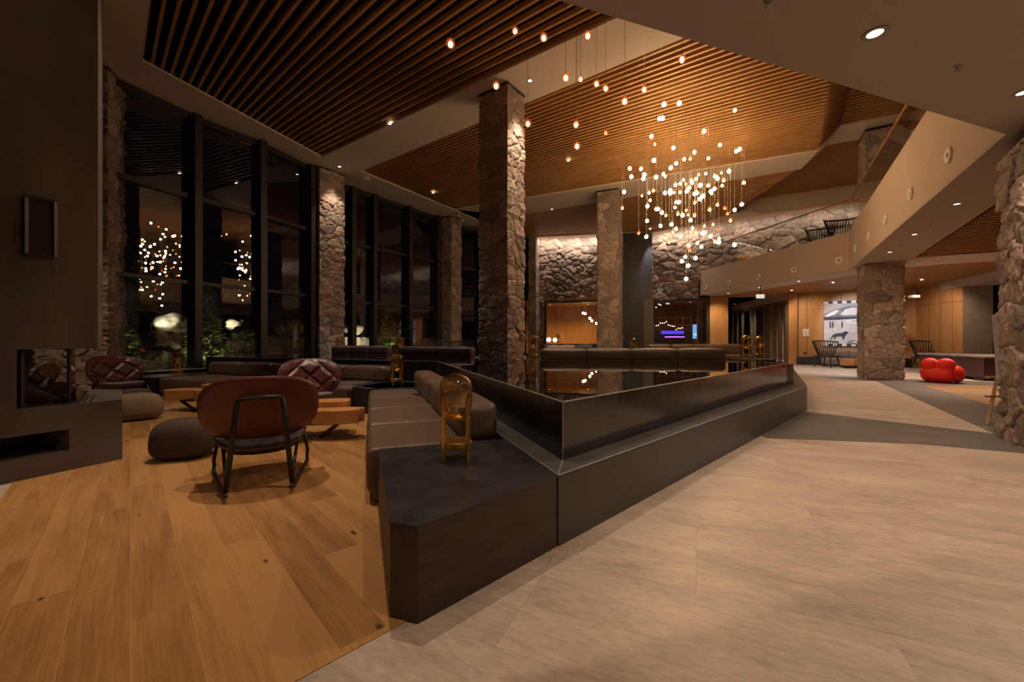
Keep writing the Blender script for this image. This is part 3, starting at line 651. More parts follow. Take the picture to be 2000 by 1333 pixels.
# hearth with a dark niche in its face
n0, n1, z0n, z1n = -1.4, (lambda r: None)(0) or .52, .195, .40
mb = MB(); mb.prism(HB, .0, z0n); mb.prism(HB, z1n, .635); mb.prism([gl(1), gl(n1), (-7.0, 4.6), back(gl(1), 1.24)], z0n, z1n)
mb.prism([(x-.5, y+.2) for x, y in (gl(n1), gl(-2.6))]+[(-7.4, 2.2), (-7.0, 4.6)], z0n, z1n)
mb.build('hearth', M_blackv, fp, world=True)
UP = [e2, nearp, (-7.3, 2.2), (-7.4, 5.0), back(e2, 1.36)]
MB().prism(UP, 1.175, HC+.2).build('chimney_breast', M_blackv, fp, world=True)
mb = MB(); mb.wallbox(e2, back(e2, 1.36), 1.175, HC, -.012, 0); mb.build('side_cladding', mat('light_painted_side_steel', (.16, .13, .11), .38, noise=.15, scale=1, stretch=(1, 1, .2), rv=.06), fp, world=True, label='brushed steel side face, painted paler for the hall light on it')  # side colour set paler to paint in the hall light it faces
MB().prism([e1, gl(-2.6), (-7.3, 2.2), (-6.6, 3.9)], .635, 1.18).build('side_wall', M_blackv, fp, world=True)
# joints and service panel outlines in the cladding
mb = MB(); A_, B_ = gl(-2.6), e2
def onf(px, py): return onwall(px, G0, G1, py)
def fline(p, q, w_=.006): mb.bar(p, q, w_, w_)
for (a, b) in (((0, 508), (108, 520)), ((108, 520), (108, 632)), ((30, 632), (108, 632))): fline(onf(*a), onf(*b))
mb.build('panel_joint', mat('joint_grey', (.11, .085, .07), .5), fp, world=True)
mb = MB(); fline(onf(-140, 93), onf(188, 200), .003); mb.build('panel_joint', M_frame, fp, world=True)
fn_ = Vector((.919, -.394, 0))*.012
sp = MB(); c = [onf(48, 385)+fn_, onf(105, 395)+fn_, onf(105, 503)+fn_, onf(48, 497)+fn_]
for a, b in zip(c, c[1:]+c[:1]): sp.bar(a, b, .03, .03)
vf = sp.build('vent_frame', M_frame, fp, world=True)
ctr = sum(c, Vector())/4
MB().wallbox((c[0].x, c[0].y), (c[1].x, c[1].y), c[3].z+.01, c[0].z-.01, -.006, .002).build('vent_mesh', mat('perforated_mesh', (.02, .014, .012), .7, bmp=1, bscale=160), vf).location = -fp.location
# firebox glass, burner, logs
b0, b1 = gl(.19), gl(.565); b0i, b1i = (b0[0]-.10, b0[1]+.04), (b1[0]-.10, b1[1]+.04)
mb = MB(); mb.wallbox(b0i, b1i, .65, 1.17, 0, .008); mb.wallbox(b1i, back(b1i, .75), .65, 1.17, 0, .008)
mb.build('firebox_glass', M_clear, fp, world=True)
mb = MB(); mb.bar((*b1i, .64), (*b1i, 1.175), .02, .02); mb.bar((*b0i, .645), (*b1i, .645), .02, .02); mb.bar((*b1i, .645), (*back(b1i, .75), .645), .02, .02); mb.bar((*b0i, .64), (*b0i, 1.175), .03, .03)
mb.prism([b0i, b1i, back(b1i, .75), back(b0i, .75)], .636, .65)
mb.build('firebox_frame', M_tube, fp, world=True)
mb = MB()
for s in (.12, .26): 
    p = lerp(b1, gl(1), s+.05); mb.bar((*back(p, .05), .638), (*back(p, .8), .638), .02, .006)
mb.build('air_slot', M_void, fp, world=True)
LOGS = [(.24, .26, .10, 1.1, .42, 'thickest log lying lowest at the left'), (.31, .32, .085, -.5, .36, 'dark log leaning highest in the fire glass'), (.42, .22, .07, .4, .34, 'pale cut log in front, near the glass'), (.30, .5, .08, .1, .45, 'log lying farthest back'), (.40, .42, .06, -.9, .26, 'short log by the right pane')]
for i, (t, s, r, a, L, lb) in enumerate(LOGS):
    p = back(gl(t), s); z = .65+r+(.16 if i == 1 else 0)
    o = empty('fire_log', (p[0]-.06, p[1]+.02, z), a, label='split fire log inside the firebox, '+lb, cat='log', group='logs in the fireplace')
    tl = .35 if i == 1 else .0
    MB().tube([(-L/2, 0, -tl*L/2), (-L/6, .01, -tl*L/6), (L/6, -.008, tl*L/6), (L/2, 0, tl*L/2)], [r*.95, r, r*.98, r*.9], 11, cap=False).build('bark', M_bark, o, smooth=True)
    for sgn in (-1, 1): MB().lathe([(.001, 0), (r*.93, 0)], 11, c=(sgn*L/2*.995, 0, sgn*tl*L/2), M=Matrix.Rotation(math.pi/2, 3, 'Y')).build('cut_end', M_logs, o)
# ------------------------------------------------------------------ black end tables
def block_table(name, pts, z, lab, side=M_walnut):
    cx, cy = sum(p[0] for p in pts)/len(pts), sum(p[1] for p in pts)/len(pts)
    e = empty(name, (cx, cy, 0), label=lab, cat='table')
    MB().prism(pts, .0, z-.012).build('body', side, e, world=True)
    MB().prism([(cx+(p[0]-cx)*1.004, cy+(p[1]-cy)*1.004) for p in pts], z-.012, z).build('table_top', mat('slate_black_top', (.028, .028, .031), .36, noise=.25, scale=6, rv=.05) if 'slate_black_top' not in bpy.data.materials else bpy.data.materials['slate_black_top'], e, world=True, bevel=.002)
    return e
block_table('side_table', [(-.416, 1.806), (.272, 2.484), (-.05, 3.41), (-1.006, 3.085), (-.549, 1.845)], .435, 'large angular black topped side table in front with a brass lamp on it')
block_table('side_table', [(-2.50, 7.0), (-1.53, 7.36), (-1.70, 8.0), (-2.45, 8.25), (-2.86, 7.34)], .43, 'black corner table between the two brown sofas', M_black)
block_table('side_table', [(-8.0, 9.2), (-8.45, 9.15), (-8.85, 10.0), (-8.3, 10.7), (-7.52, 10.5)], .43, 'black corner table at the window end of the left sofa', M_black)
# ------------------------------------------------------------------ dome lamps: brass frame, smoked amber glass
def make_lamp(loc, rz, lab, hgt=.60):
    e = empty('table_lamp', loc, rz, label=lab, cat='lamp', group='brass and amber glass dome lamps')
    s = hgt/.60; q = .118*s
    for k in range(4):
        a = math.pi/4+k*math.pi/2; x, y = q*math.cos(a), q*math.sin(a)
        MB().box((x, y, .215*s), (.032*s, .007*s, .43*s), rz=a+math.pi/2).build('upright', M_brass, e, bevel=.001)
    MB().lathe([(.001, .09), (.104, .09), (.109, .095), (.109, .125), (.104, .130), (.001, .130)], 32, cap=False).build('lower_disc', M_brass, e, smooth=True, auto=True)
    mb = MB()
    for k in range(4):
        a = math.pi/4+k*math.pi/2; mb.bar((.02*math.cos(a), .02*math.sin(a), .275*s), (q*math.cos(a), q*math.sin(a), .285*s), .016, .006)
    mb.lathe([(.001, .255*s), (.02, .258*s), (.042, .272*s), (.045, .285*s), (.03, .30*s), (.022, .325*s), (.001, .33*s)], 20, cap=False)
    mb.build('hub', M_brass, e, smooth=True, auto=True)
    R_, zb, zt = .112*s, .29*s, .595*s
    prof = [(.03*s, zb), (.07*s, zb+.012*s), (.098*s, zb+.04*s), (R_, zb+.085*s), (R_, zt-.10*s)]
    for i in range(1, 8):
        a = math.pi/2*i/7; prof.append((max(R_*math.cos(a), .001), zt-.10*s+.10*s*math.sin(a)))
    MB().lathe(prof, 36, cap=False).build('glass_dome', M_amber, e, smooth=True)
    MB().lathe([(.02*s, .32*s), (.055*s, .335*s), (.07*s, .37*s), (.07*s, .47*s), (.055*s, .50*s), (.001, .51*s)], 24, cap=False).build('inner_glass', M_clear, e, smooth=True)
    MB().lathe([(.012, .33*s), (.015, .345*s), (.012, .37*s), (.001, .375*s)], 12, cap=False).build('bulb', M_bulb, e, smooth=True)
    return e
M_bulb = emis('lamp_bulb_glow', (1, .62, .25), .1)
tl = make_lamp((at(890.5, 897, .435).x, at(890.5, 897, .435).y, .436), .14, 'nearest brass lamp with amber glass dome on the front side table')
def put(px, Y, z, lab): dup(tl, ((px-CX)/FPX*Y, Y, z), R.uniform(0, 1.5), lab)
put(775, 7.55, .431, 'brass dome lamp on the corner table between the two brown sofas')
put(347, 9.75, .431, 'brass dome lamp on the corner table by the left window')
for px, Y, z, lab in ((1042, 9.9, .80, 'brass dome lamp beside the tall stone column, right of it'), (662, 14.4, .80, 'brass dome lamp at the foot of the first stone column'), (782, 12.9, .80, 'brass dome lamp between the two far sofa backs by the windows'),
                      (955, 14.6, .80, 'brass dome lamp left of the tall stone column, behind the far sofa'), (1237, 15.0, .80, 'small distant brass dome lamp seen above the row of sofa backs'), (1457, 9.7, .80, 'left one of the two brass dome lamps at the right end of the basin'), (1483, 10.6, .80, 'right one of the two brass dome lamps at the right end of the basin'), (1090, 23.9, 1.1, 'brass lamp on the sill of the left glazed room')):
    put(px, Y, z, lab)
# low black tables under the far lamps
for px, Y, w_, lab in ((1043, 9.9, .55, 'low black table on the deck right of the tall stone column'), (662, 14.4, .55, 'low black table at the foot of the first stone column'), (782, 12.9, .9, 'low black table between the two far sofas'), (955, 14.6, .7, 'low black table behind the far sofa'), (1237, 15.0, .8, 'low black table behind the row of sofa backs'), (1470, 10.15, .9, 'low black table at the right end of the deck')):
    X = (px-CX)/FPX*Y; a_ = .35 if px > 1400 else .2
    e = empty('low_table', (X, Y, .431), a_, label=lab, cat='table')
    L2 = .5 if px == 1043 else (1.0 if px == 1473 else w_*.8)
    MB().box((0, 0, .17), (w_*.85, L2*.85, .33)).build('body', M_black, e); MB().box((0, 0, .352), (w_*.9, L2*.9, .03)).build('table_top', bpy.data.materials['slate_black_top'], e, bevel=.004)
# ------------------------------------------------------------------ sofas
def sofa(name, a, b, seatd, backd, zb, zs, n, lab, base=0.0, face=1, backs=None, seats=None, col=M_leather, ground=0.0):
    # a -> b runs along the rear line; face=+1 puts the seat on the left of a->b, -1 on the right
    a, b = Vector(a), Vector(b); L = (b-a).length; d = (b-a)/L; ang = math.atan2(d.y, d.x)
    e = empty(name, (a.x, a.y, ground), ang, label=lab, cat='sofa')
    f = face; bi = backs if backs is not None else range(n); si = seats if seats is not None else range(n)
    mb = MB(); mb.box((L/2, f*(backd+seatd)/2, base+.05), (L*.98, (backd+seatd)*.94, .09)); mb.build('plinth', M_tube, e)
    for k in si:
        w_ = L/n
        MB().rbox(((k+.5)*w_, f*(backd+seatd)/2, (zs+base+.07)/2), (w_-.004, backd+seatd, zs-base-.07), .05, n=8, puff=.018).build('seat', col, e, smooth=True)
    for k in bi:
        w_ = L/n
        MB().rbox(((k+.5)*w_, f*backd/2, (zb+zs-.01)/2), (w_-.006, backd, zb-zs+.02), .07, n=8, puff=.02).build('back_cushion', col, e, smooth=True)
    return e
sA = sofa('sofa', (-.115, 3.47), (-1.43, 7.30), .74, .31, .725, .42, 4, 'long brown leather sofa running along the near side of the water basin', face=1)
MB().rbox((-.005, .70, .22), (.03, .62, .40), .012, n=3).build('end_panel', M_leather, sA, smooth=True)
sofa('sofa', (-2.46, 8.58), (-7.45, 10.50), 1.05, .34, .72, .42, 5, 'long brown leather sofa along the far basin wall behind the dimpled chairs', face=1)
def lineY(px, Y): return ((px-CX)/FPX*Y, Y)
# deck sofas seen from behind
sofa('sofa', lineY(1057, 9.05), lineY(1419, 8.80), .75, .34, 1.075, .80, 4, 'row of four dark brown sofa back cushions behind the basin edge', base=.43, face=1)
sofa('sofa', lineY(776, 12.0), lineY(919, 11.0), .7, .3, 1.075, .80, 3, 'dark brown sofa by the far windows, left of the tall stone column', base=.43, face=1)
sofa('sofa', lineY(646, 13.7), lineY(757, 13.1), .7, .3, 1.08, .80, 3, 'dark brown sofa at the far left end of the deck by the stone column', base=.43, face=1)
sofa('sofa', lineY(1446, 14.0), lineY(1262, 14.4), .8, .32, 1.13, .80, 4, 'far brown sofa facing the camera behind the row of sofa backs', base=.43, face=1)
sofa('sofa', lineY(1160, 19.6), lineY(1060, 19.8), .8, .32, 1.06, .80, 3, 'distant dark sofa below the lit glazed room', base=.43, face=1)
M_cush = mat('pale_cushion', (.26, .19, .15), .8, noise=.1); M_cush2 = mat('navy_cushion', (.03, .035, .06), .8)
for px, Y, c, lab in ((1085, 11.8, M_cush, 'pale beige scatter cushion behind the left end of the sofa row'), (1108, 12.5, M_cush, 'second beige scatter cushion, just right of the first'), (1140, 12.2, M_cush2, 'dark navy scatter cushion behind the sofa row'), (1395, 13.6, M_leather, 'dark brown scatter cushion on the far sofa')):
    X, Yy = lineY(px, Y); e = empty('scatter_cushion', (X, Yy, .95), R.uniform(-.3, .3), label=lab, cat='cushion', group='scatter cushions')
    MB().rbox((0, 0, .0), (.55, .22, .30), .08, n=6, puff=.03).build('cover', c, e, smooth=True)
# benches and low seat under the cushions, keeping them supported
sofa('sofa', lineY(1052, 12.1), lineY(1165, 12.5), .8, .3, .98, .80, 2, 'low brown bench seat holding the beige cushions behind the sofa row', base=.43, face=-1, backs=())
sofa('sofa', lineY(1560, 24.0), lineY(1640, 22.0), .1, .1, .5, .35, 2, 'x', face=1) if False else None
# ------------------------------------------------------------------ rocking chairs
def build_rocker(loc, rz, lab):
    e = empty('rocking_chair', loc, rz, label=lab, cat='chair')      # faces local +Y
    def shell_pt(a, b, off):                        # a across, b up; ellipse outline, sides wrap forward
        r = math.hypot(a, b); 
        x = .475*a; z = .645+.30*b+.012*a*a; y = -.30+.20*a*a*1.0+.03*b*b-.15*b*.9
        return Vector((x, y+off, z))
    def disc(fn, n=28, m=9):
        vs = [fn(0, 0)]; fs = []
        for j in range(1, m+1):
            for i in range(n):
                t = 2*math.pi*i/n; rr = j/m
                cx_, sy = math.cos(t), math.sin(t); k = (abs(cx_)**2.8+abs(sy)**2.8)**(-1/2.8)
                vs.append(fn(rr*cx_*k, rr*sy*k))
        for i in range(n): fs.append((0, 1+i, 1+(i+1) % n))
        for j in range(m-1):
            for i in range(n):
                p = 1+j*n+i; q = 1+j*n+(i+1) % n; fs.append((p, p+n, q+n, q))
        return vs, fs
    def closed(ff, fb, n=28, m=9):
        v1, f1 = disc(ff, n, m); v2, f2 = disc(fb, n, m); o = len(v1)
        fs = f1+[tuple(o+i for i in reversed(f)) for f in f2]
        for i in range(n):
            p = 1+(m-1)*n+i; q = 1+(m-1)*n+(i+1) % n; fs.append((p, o+p, o+q, q))
        return v1+v2, fs
    v, f = closed(lambda a, b: shell_pt(a, b, .0), lambda a, b: shell_pt(a, b, -.035+.02*(a*a+b*b)))
    MB().add(v, f).build('back_shell', M_shell, e, smooth=True)
    def tuft(a, b):
        r2 = min(1, (abs(a)**2.5+abs(b)**2.5)**(1/2.5)); dome = .075*(1-r2**4)
        u1, u2 = (a*1.3+b*.85), (a*1.3-b*.85)
        g = min(abs(u1-round(u1-.5)-.5) if False else abs((u1+.5) % 1-.5), abs((u2+.5) % 1-.5))
        return shell_pt(a*.985, b*.97, .004+dome*(1-.5*math.exp(-(g/.10)**2)))
    v, f = closed(tuft, lambda a, b: shell_pt(a*.985, b*.97, .002), 64, 34)
    MB().add(v, f).build('back_cushion', M_maroon, e, smooth=True)
    def seat_pt(a, b, z): return Vector((.36*a, .08+.33*b, z-.07+.03*a*a+.03*b))
    v, f = closed(lambda a, b: seat_pt(a, b, .43+.045*(1-min(1, a*a+b*b)**2)), lambda a, b: seat_pt(a*.97, b*.97, .37))
    MB().add([p for p in v], [tuple(reversed(x)) for x in f]).build('seat', M_greyfab, e, smooth=True)
    MB().add(*closed(lambda a, b: seat_pt(a*1.04, b*1.04, .428), lambda a, b: seat_pt(a*.88, b*.88, .33))).build('seat_pan', mat('dark_pan_leather', (.035, .016, .013), .45), e, smooth=True)
    tb = [(-.21, -.60, .07), (-.155, -.50, .70), (-.15, -.49, .765), (.15, -.49, .765), (.155, -.50, .70), (.21, -.60, .07)]
    tb = [(-.235, -.56, .04), (-.165, -.44, .74), (-.150, -.435, .765), (.150, -.435, .765), (.165, -.44, .74), (.235, -.56, .04)]
    MB().tube(tb, .022, 10).build('back_frame', M_tube, e, smooth=True)
    for s in (-1, 1):
        MB().tube([(s*.235, -.46, .05), (s*.30, -.05, .34)], .014, 8).build('seat_strut', M_tube, e, smooth=True)
        MB().tube([(s*.36, .28, .33), (s*.405, .34, .10), (s*.40, .33, .045)], .016, 8).build('front_leg', M_tube, e, smooth=True)
        rk = [(s*.40, .36, .055), (s*.395, .22, .022), (s*.35, .0, .013), (s*.30, -.25, .014), (s*.245, -.55, .026), (s*.22, -.70, .055)]
        MB().tube(rk, .016, 8).build('rocker', M_tube, e, smooth=True)
        ar = MB(); ar.tube([(s*.33, .02, .42), (s*.37, .05, .56)], .011, 8); ar.rbox((s*.37, .05, .575), (.20, .13, .022), .01, n=3)
        ar.build('armrest', M_tube, e, smooth=True)
    return e
c1 = build_rocker((-2.36, 3.85, .004), math.atan2(.86, -.51)-math.pi/2, 'oxblood shell rocking chair seen from behind in the foreground')
c1.rotation_euler.z = math.radians(30); c1.location.x += .01
def face(dx, dy): return math.atan2(dy, dx)-math.pi/2
dup(c1, (-3.33, 6.74, .004), face(.42, -.9), 'maroon dimpled rocking chair facing the camera behind the foreground chair')
dup(c1, (-8.12, 8.45, .004), face(.9, -.44), 'maroon dimpled rocking chair by the stone column beside the fireplace')
# ------------------------------------------------------------------ poufs
def pouf(px, Y, sx, sy, h, m, rz, lab):
    X = (px-CX)/FPX*Y; e = empty('pouf', (X, Y, .004), rz, label=lab, cat='pouf')
    def fn(p):
        a = math.atan2(p.y, p.x); k = 1+.05*math.cos(2*a+.6)+.035*math.cos(3*a+1.1)
        return Vector((p.x*k, p.y*k, p.z))
    prof_n = 40; mb = MB(); vs = []; fs = []
    pr = []
    for i in range(15):
        t = -math.pi/2+math.pi*i/14; c_, s_ = math.cos(t), math.sin(t)
        pr.append((abs(c_)**.56, math.copysign(abs(s_)**.66, s_)))
    for r, z in pr:
        for k in range(prof_n):
            a = 2*math.pi*k/prof_n; c_, s_ = math.cos(a), math.sin(a); q = (abs(c_)**2.6+abs(s_)**2.6)**(-1/2.6)
            p = fn(Vector((c_*q*r*sx/2*(1-.06*z), s_*q*r*sy/2*(1-.06*z), z))); vs.append((p.x, p.y, h/2+p.z*h/2))
    fs = [(i*prof_n+k, i*prof_n+(k+1) % prof_n, (i+1)*prof_n+(k+1) % prof_n, (i+1)*prof_n+k) for i in range(14) for k in range(prof_n)]
    fs += [tuple(range(prof_n-1, -1, -1)), tuple(14*prof_n+k for k in range(prof_n))]
    mb.add(vs, fs).build('cover', m, e, smooth=True)
    MB().lathe([(.001, 0), (sx*.36, 0), (sx*.36, .02), (.001, .02)], 24, cap=False).build('foot_ring', M_tube, e)
pouf(360, 4.42, .54, .54, .41, M_pouf1, .3, 'dark brown knitted pouf left of the foreground rocking chair')
pouf(266, 6.50, .62, .56, .42, M_pouf2, .8, 'olive beige pouf beside the fireplace hearth')
pouf(264, 7.65, .52, .50, .36, M_pouf1, 0, 'brown pouf farthest back, behind the olive beige one')
# ------------------------------------------------------------------ cedar slab tables on splayed steel legs
def slab_table(loc, rz, blocks, lab):
    e = empty('coffee_table', loc, rz, label=lab, cat='table'); rr = random.Random(int(loc[0]*100))
    for (x, y, sx, sy, z0, z1) in blocks:
        n = 22; pts = []; ph = rr.uniform(0, 6)
        for k in range(n):
            a = 2*math.pi*k/n; c_, s_ = math.cos(a), math.sin(a); q = (abs(c_)**3.5+abs(s_)**3.5)**(-1/3.5)
            w_ = 1+.07*math.sin(3*a+ph)+.04*math.sin(7*a+ph*2)
            pts.append((x+c_*q*sx/2*w_, y+s_*q*sy/2*w_))
        MB().prism(pts, z0, z1).build('timber_block', M_table, e, bevel=.006)
    for s in (-1, 1):
        MB().tube([(s*.42, -.18, .20), (s*.20, -.16, .022), (s*.20, .20, .022), (s*.42, .22, .20)], .026, 4).build('leg_frame', M_tube, e)
    MB().bar((-.4, 0, .195), (.4, 0, .195), .45, .02).build('cross_plate', M_tube, e)
    return e
slab_table((-2.66, 5.35, .004), .15, [(.38, -.16, .66, .30, .205, .375), (-.13, -.22, .44, .34, .20, .375), (.24, .17, .50, .36, .25, .445), (-.28, .16, .5, .36, .23, .40)], 'coffee table of chunky cedar blocks right of the foreground chair')
slab_table((-5.42, 7.42, .004), .1, [(-.46, .04, .62, .40, .22, .375), (.06, -.16, .46, .36, .20, .39), (.02, .24, .66, .36, .26, .445), (.50, -.02, .44, .52, .20, .385)], 'coffee table of chunky cedar blocks behind the olive pouf')
# ------------------------------------------------------------------ spindle chairs
def spindle_chair(loc, rz, lab, s=1.0, grp='black spindle back chairs'):
    e = empty('spindle_chair', loc, rz, label=lab, cat='chair', group=grp)
    MB().rbox((0, 0, .40*s), (.60*s, .56*s, .06*s), .025, n=4).build('seat', M_tube, e, smooth=True)
    for sx in (-1, 1):
        for sy in (-1, 1): MB().tube([(sx*.2*s, sy*.18*s, .39*s), (sx*.29*s, sy*.28*s, 0)], [.022*s, .017*s], 8).build('leg', M_tube, e, smooth=True)
    top = []
    for k in range(15):
        t = -1+2*k/14; a = t*1.25; x0, y0 = .27*math.sin(a)*s, (-.27*math.cos(a)+.0)*s; x1, y1 = .46*math.sin(a)*s, (-.46*math.cos(a)+.02)*s; z1 = (.98-.04*t*t)*s
        top.append((x1, y1, z1)); MB().tube([(x0, y0, .42*s), (x1, y1, z1)], .014*s, 6).build('spindle', M_tube, e)
    MB().tube(top, .022*s, 8).build('top_rail', M_tube, e, smooth=True)
    return e
k1 = spindle_chair((11.85, 15.8, 0), 0, 'x')
k1.location = atY(1616, 712, 19.6); k1.location.z = 0; k1.rotation_euler.z = -1.2; k1.scale = (1.3, 1.3, 1.28); k1['label'] = 'black spindle back chair in front of the painting'
def chair(px, Y, z, rz, lab): 
    c_ = dup(k1, ((px-CX)/FPX*Y, Y, z), rz, lab)
chair(1811, 18.3, 0, 3.0, 'black spindle back chair behind the long maroon table')
chair(862, 18.3, .0, -2.4, 'black spindle back chair by the far windows, left of the slim stone column')
chair(893, 17.0, .0, 2.6, 'black spindle back chair directly in front of the slim stone column')
chair(918, 18.4, .0, 2.2, 'black spindle back chair just right of the slim stone column')
for px, Y, rz, lab in ((1603, 17.2, 2.6, 'black spindle back chair on the upper gallery, left one'), (1643, 15.9, 2.9, 'black spindle back chair on the upper gallery, right one')):
    c_ = dup(k1, ((px-CX)/FPX*Y, Y, 4.6), rz, lab); c_.scale = (1.2, 1.2, 1.5)
def simple_sofa(name, loc, rz, w_, m, lab, h=.75):
    e = empty(name, loc, rz, label=lab, cat='sofa')
    MB().rbox((0, 0, .24), (w_, .8, .34), .06, n=5, puff=.01).build('seat', m, e, smooth=True)
    for i in (-1, 1): MB().rbox((i*w_/4, .3, h-.18), (w_/2-.02, .22, .40), .07, n=5, puff=.02).build('back_cushion', m, e, smooth=True)
    MB().box((0, 0, .04), (w_*.9, .7, .08)).build('plinth', M_tube, e)
M_yel = mat('mustard_fabric', (.62, .33, .03), .75, noise=.1)
simple_sofa('sofa', (11.75, 20.4, 4.6), -.7, 1.0, M_yel, 'mustard yellow sofa on the upper gallery', .95)
M_taupe = mat('taupe_leather', (.22, .15, .12), .5, noise=.1)
simple_sofa('sofa', (16.7, 20.2, 0), -.55, 2.3, M_taupe, 'small taupe leather sofa under the painting', .78)
for i, (px, lab) in enumerate(((1655, 'left timber cube table in front of the taupe sofa'), (1677, 'right timber cube table in front of the taupe sofa'))):
    p = lineY(px, 18.9); e = empty('cube_table', (p[0], p[1], 0), -.3, label=lab, cat='table', group='timber cube tables')
    MB().box((0, 0, .27), (.42, .40, .30)).build('top_block', M_table, e, bevel=.008); MB().box((0, 0, .06), (.3, .3, .12)).build('base', M_tube, e)
# ------------------------------------------------------------------ painting, notice, sign
def flatpt(px, py): return onwall(px, P1a, P1b, py)
a_, b_ = flatpt(1609, 632), flatpt(1738, 632)
dd = Vector((P1b[0]-P1a[0], P1b[1]-P1a[1], 0)).normalized(); nn = Vector((dd.y, -dd.x, 0)); W_ = (b_-a_).length; zt, zb = 3.30, .98
pa = empty('painting', a_+nn*.03, math.atan2(dd.y, dd.x), label='large monochrome winter landscape painting with checkered border strips', cat='painting')
pa.location.z = 0
H_ = zt-zb
M_pb = mat('canvas_snow', (.62, .60, .62), .8, noise=.14, scale=2.2, stretch=(1, 1, 2)); M_pd = mat('canvas_ink', (.05, .055, .075), .8, noise=.5, scale=3)
M_pg = mat('canvas_slate', (.22, .235, .29), .8, noise=.45, scale=3); M_psky = mat('canvas_sky', (.46, .42, .45), .8, noise=.1, scale=2); M_pw = mat('canvas_white', (.78, .76, .76), .8)
MB().box((W_/2, 0, (zt+zb)/2), (W_, .05, H_)).build('canvas', M_pb, pa)
def poly(nm, pts, m, y=-.028, th=.002, flip=False):
    vs = [(x*W_, y, zb+z*H_) for x, z in pts]; n = len(vs)
    return MB().add(vs+[(v[0], v[1]+th, v[2]) for v in vs], [tuple(range(n)), tuple(range(2*n-1, n-1, -1))]+[(i, n+i, n+(i+1) % n, (i+1) % n) for i in range(n)]).build(nm, m, pa)
poly('painted_sky', [(0, .70), (1, .70), (1, .945), (0, .945)], M_psky)
poly('painted_hills', [(0, .60), (.1, .60), (.3, .61), (.6, .62), (1, .60), (1, .78), (.85, .86), (.7, .83), (.55, .88), (.4, .87), (.25, .84), (.1, .78), (0, .72)], M_pg, -.030)
poly('painted_snowfield', [(0, .66), (.1, .75), (.2, .80), (.24, .78), (.17, .70), (.05, .66)], M_pw, -.032)
poly('painted_snowfield', [(.26, .70), (.34, .82), (.45, .85), (.55, .82), (.62, .72), (.5, .69), (.36, .68)], M_pw, -.032)
poly('painted_forest', [(0, .58), (.2, .585), (.45, .60), (.6, .61), (.8, .60), (1, .62), (1, .70), (.8, .66), (.6, .67), (.45, .64), (.25, .65), (.12, .64), (0, .66)], M_pd, -.034)
poly('painted_coach', [(.33, .53), (.38, .50), (.75, .46), (1, .45), (1, .62), (.85, .64), (.7, .60), (.36, .585)], M_pw, -.036)
mb_ = MB()
for i in range(7): mb_.box(((.45+i*.045)*W_, -.0375, zb+.548*H_), (.022*W_, .001, .016*H_))
mb_.build('painted_windows', M_pd, pa)
def beast(x, z, s, nm, fl=1):
    pts = [(-.13, 0), (-.12, .10), (-.06, .14), (.04, .15), (.09, .19), (.15, .17), (.12, .13), (.09, .08), (.07, 0), (.05, 0), (.04, .07), (-.05, .07), (-.08, 0), (-.10, 0), (-.09, .06), (-.12, .05), (-.16, .0)]
    P_ = [(x+fl*a*s, z+b*s*1.0) for a, b in pts]
    poly(nm, P_ if fl > 0 else P_[::-1], M_pd, -.036)
beast(.25, .15, .95, 'painted_wolf'); beast(.90, .26, .8, 'painted_wolf', -1)
for x in (.10, .14, .285): poly('painted_walker', [(x-.012, .40), (x-.004, .40), (x, .45), (x+.005, .40), (x+.013, .40), (x+.010, .47), (x+.012, .525), (x+.005, .535), (x+.005, .56), (x-.004, .56), (x-.004, .535), (x-.011, .52), (x-.009, .46)], M_pd, -.036)
poly('painted_shadow', [(.35, .06), (.6, .02), (.9, .06), (.95, .13), (.7, .12), (.5, .14), (.4, .12)], M_pg, -.035)
poly('painted_snowfield', [(.42, .09), (.62, .05), (.85, .09), (.7, .105), (.5, .12)], M_pw, -.037)
for z in (.0, .945):
    nsq = 14; bb = MB(); ww = MB()
    for i in range(nsq):
        (bb if i % 2 else ww).box(((i+.5)/nsq*W_, -.028, zb+(z+.0275)*H_), (W_/nsq, .006, .055*H_))
    bb.build('border_square', M_pd, pa, label='black squares of the checkered border'); ww.build('border_square', M_pw, pa, label='white squares of the checkered border')
p = onwall(1574, P1a, P1b, 650)
e = empty('wall_notice', (p.x+nn.x*.02, p.y+nn.y*.02, p.z), math.atan2(dd.y, dd.x), label='white paper notice pinned to the timber wall left of the painting', cat='notice')
MB().box((0, 0, 0), (.28, .008, .38)).build('paper', mat('paper_white', (.75, .68, .62), .8), e)
mbn = MB(); 
for k in range(6): mbn.box((0, -.0055, .12-k*.045), (.18-.03*(k % 2), .001, .008))
mbn.build('print', M_pg, e)
p = onwall(1572, P1a, P1b, 690)
e = empty('wall_socket', (p.x+nn.x*.02, p.y+nn.y*.02, p.z), math.atan2(dd.y, dd.x), label='small black socket low on the timber wall under the notice', cat='socket')
MB().box((0, 0, 0), (.12, .02, .08)).build('plate', M_tube, e, bevel=.003)
p = atY(1485, 580, 18.5)
e = empty('hanging_sign', (p.x, p.y, 3.35), .0, label='small white illuminated sign hanging under the gallery by the entrance', cat='sign')
MB().box((0, 0, -.08), (.36, .05, .18)).build('sign_box', emis('sign_glow', (1, .86, .72), .8), e); MB().box((0, 0, .2), (.02, .02, .44)).build('hanger', M_tube, e)
p = atY(1785, 580, 17.6)
e = empty('projector', (p.x, p.y, p.z), 0, label='small white ceiling projector near the timber side wall', cat='projector')
MB().rbox((0, 0, 0), (.30, .28, .12), .03, n=3).build('casing', M_white, e, smooth=True); MB().box((0, 0, .30), (.03, .03, .50)).build('bracket', M_tube, e)
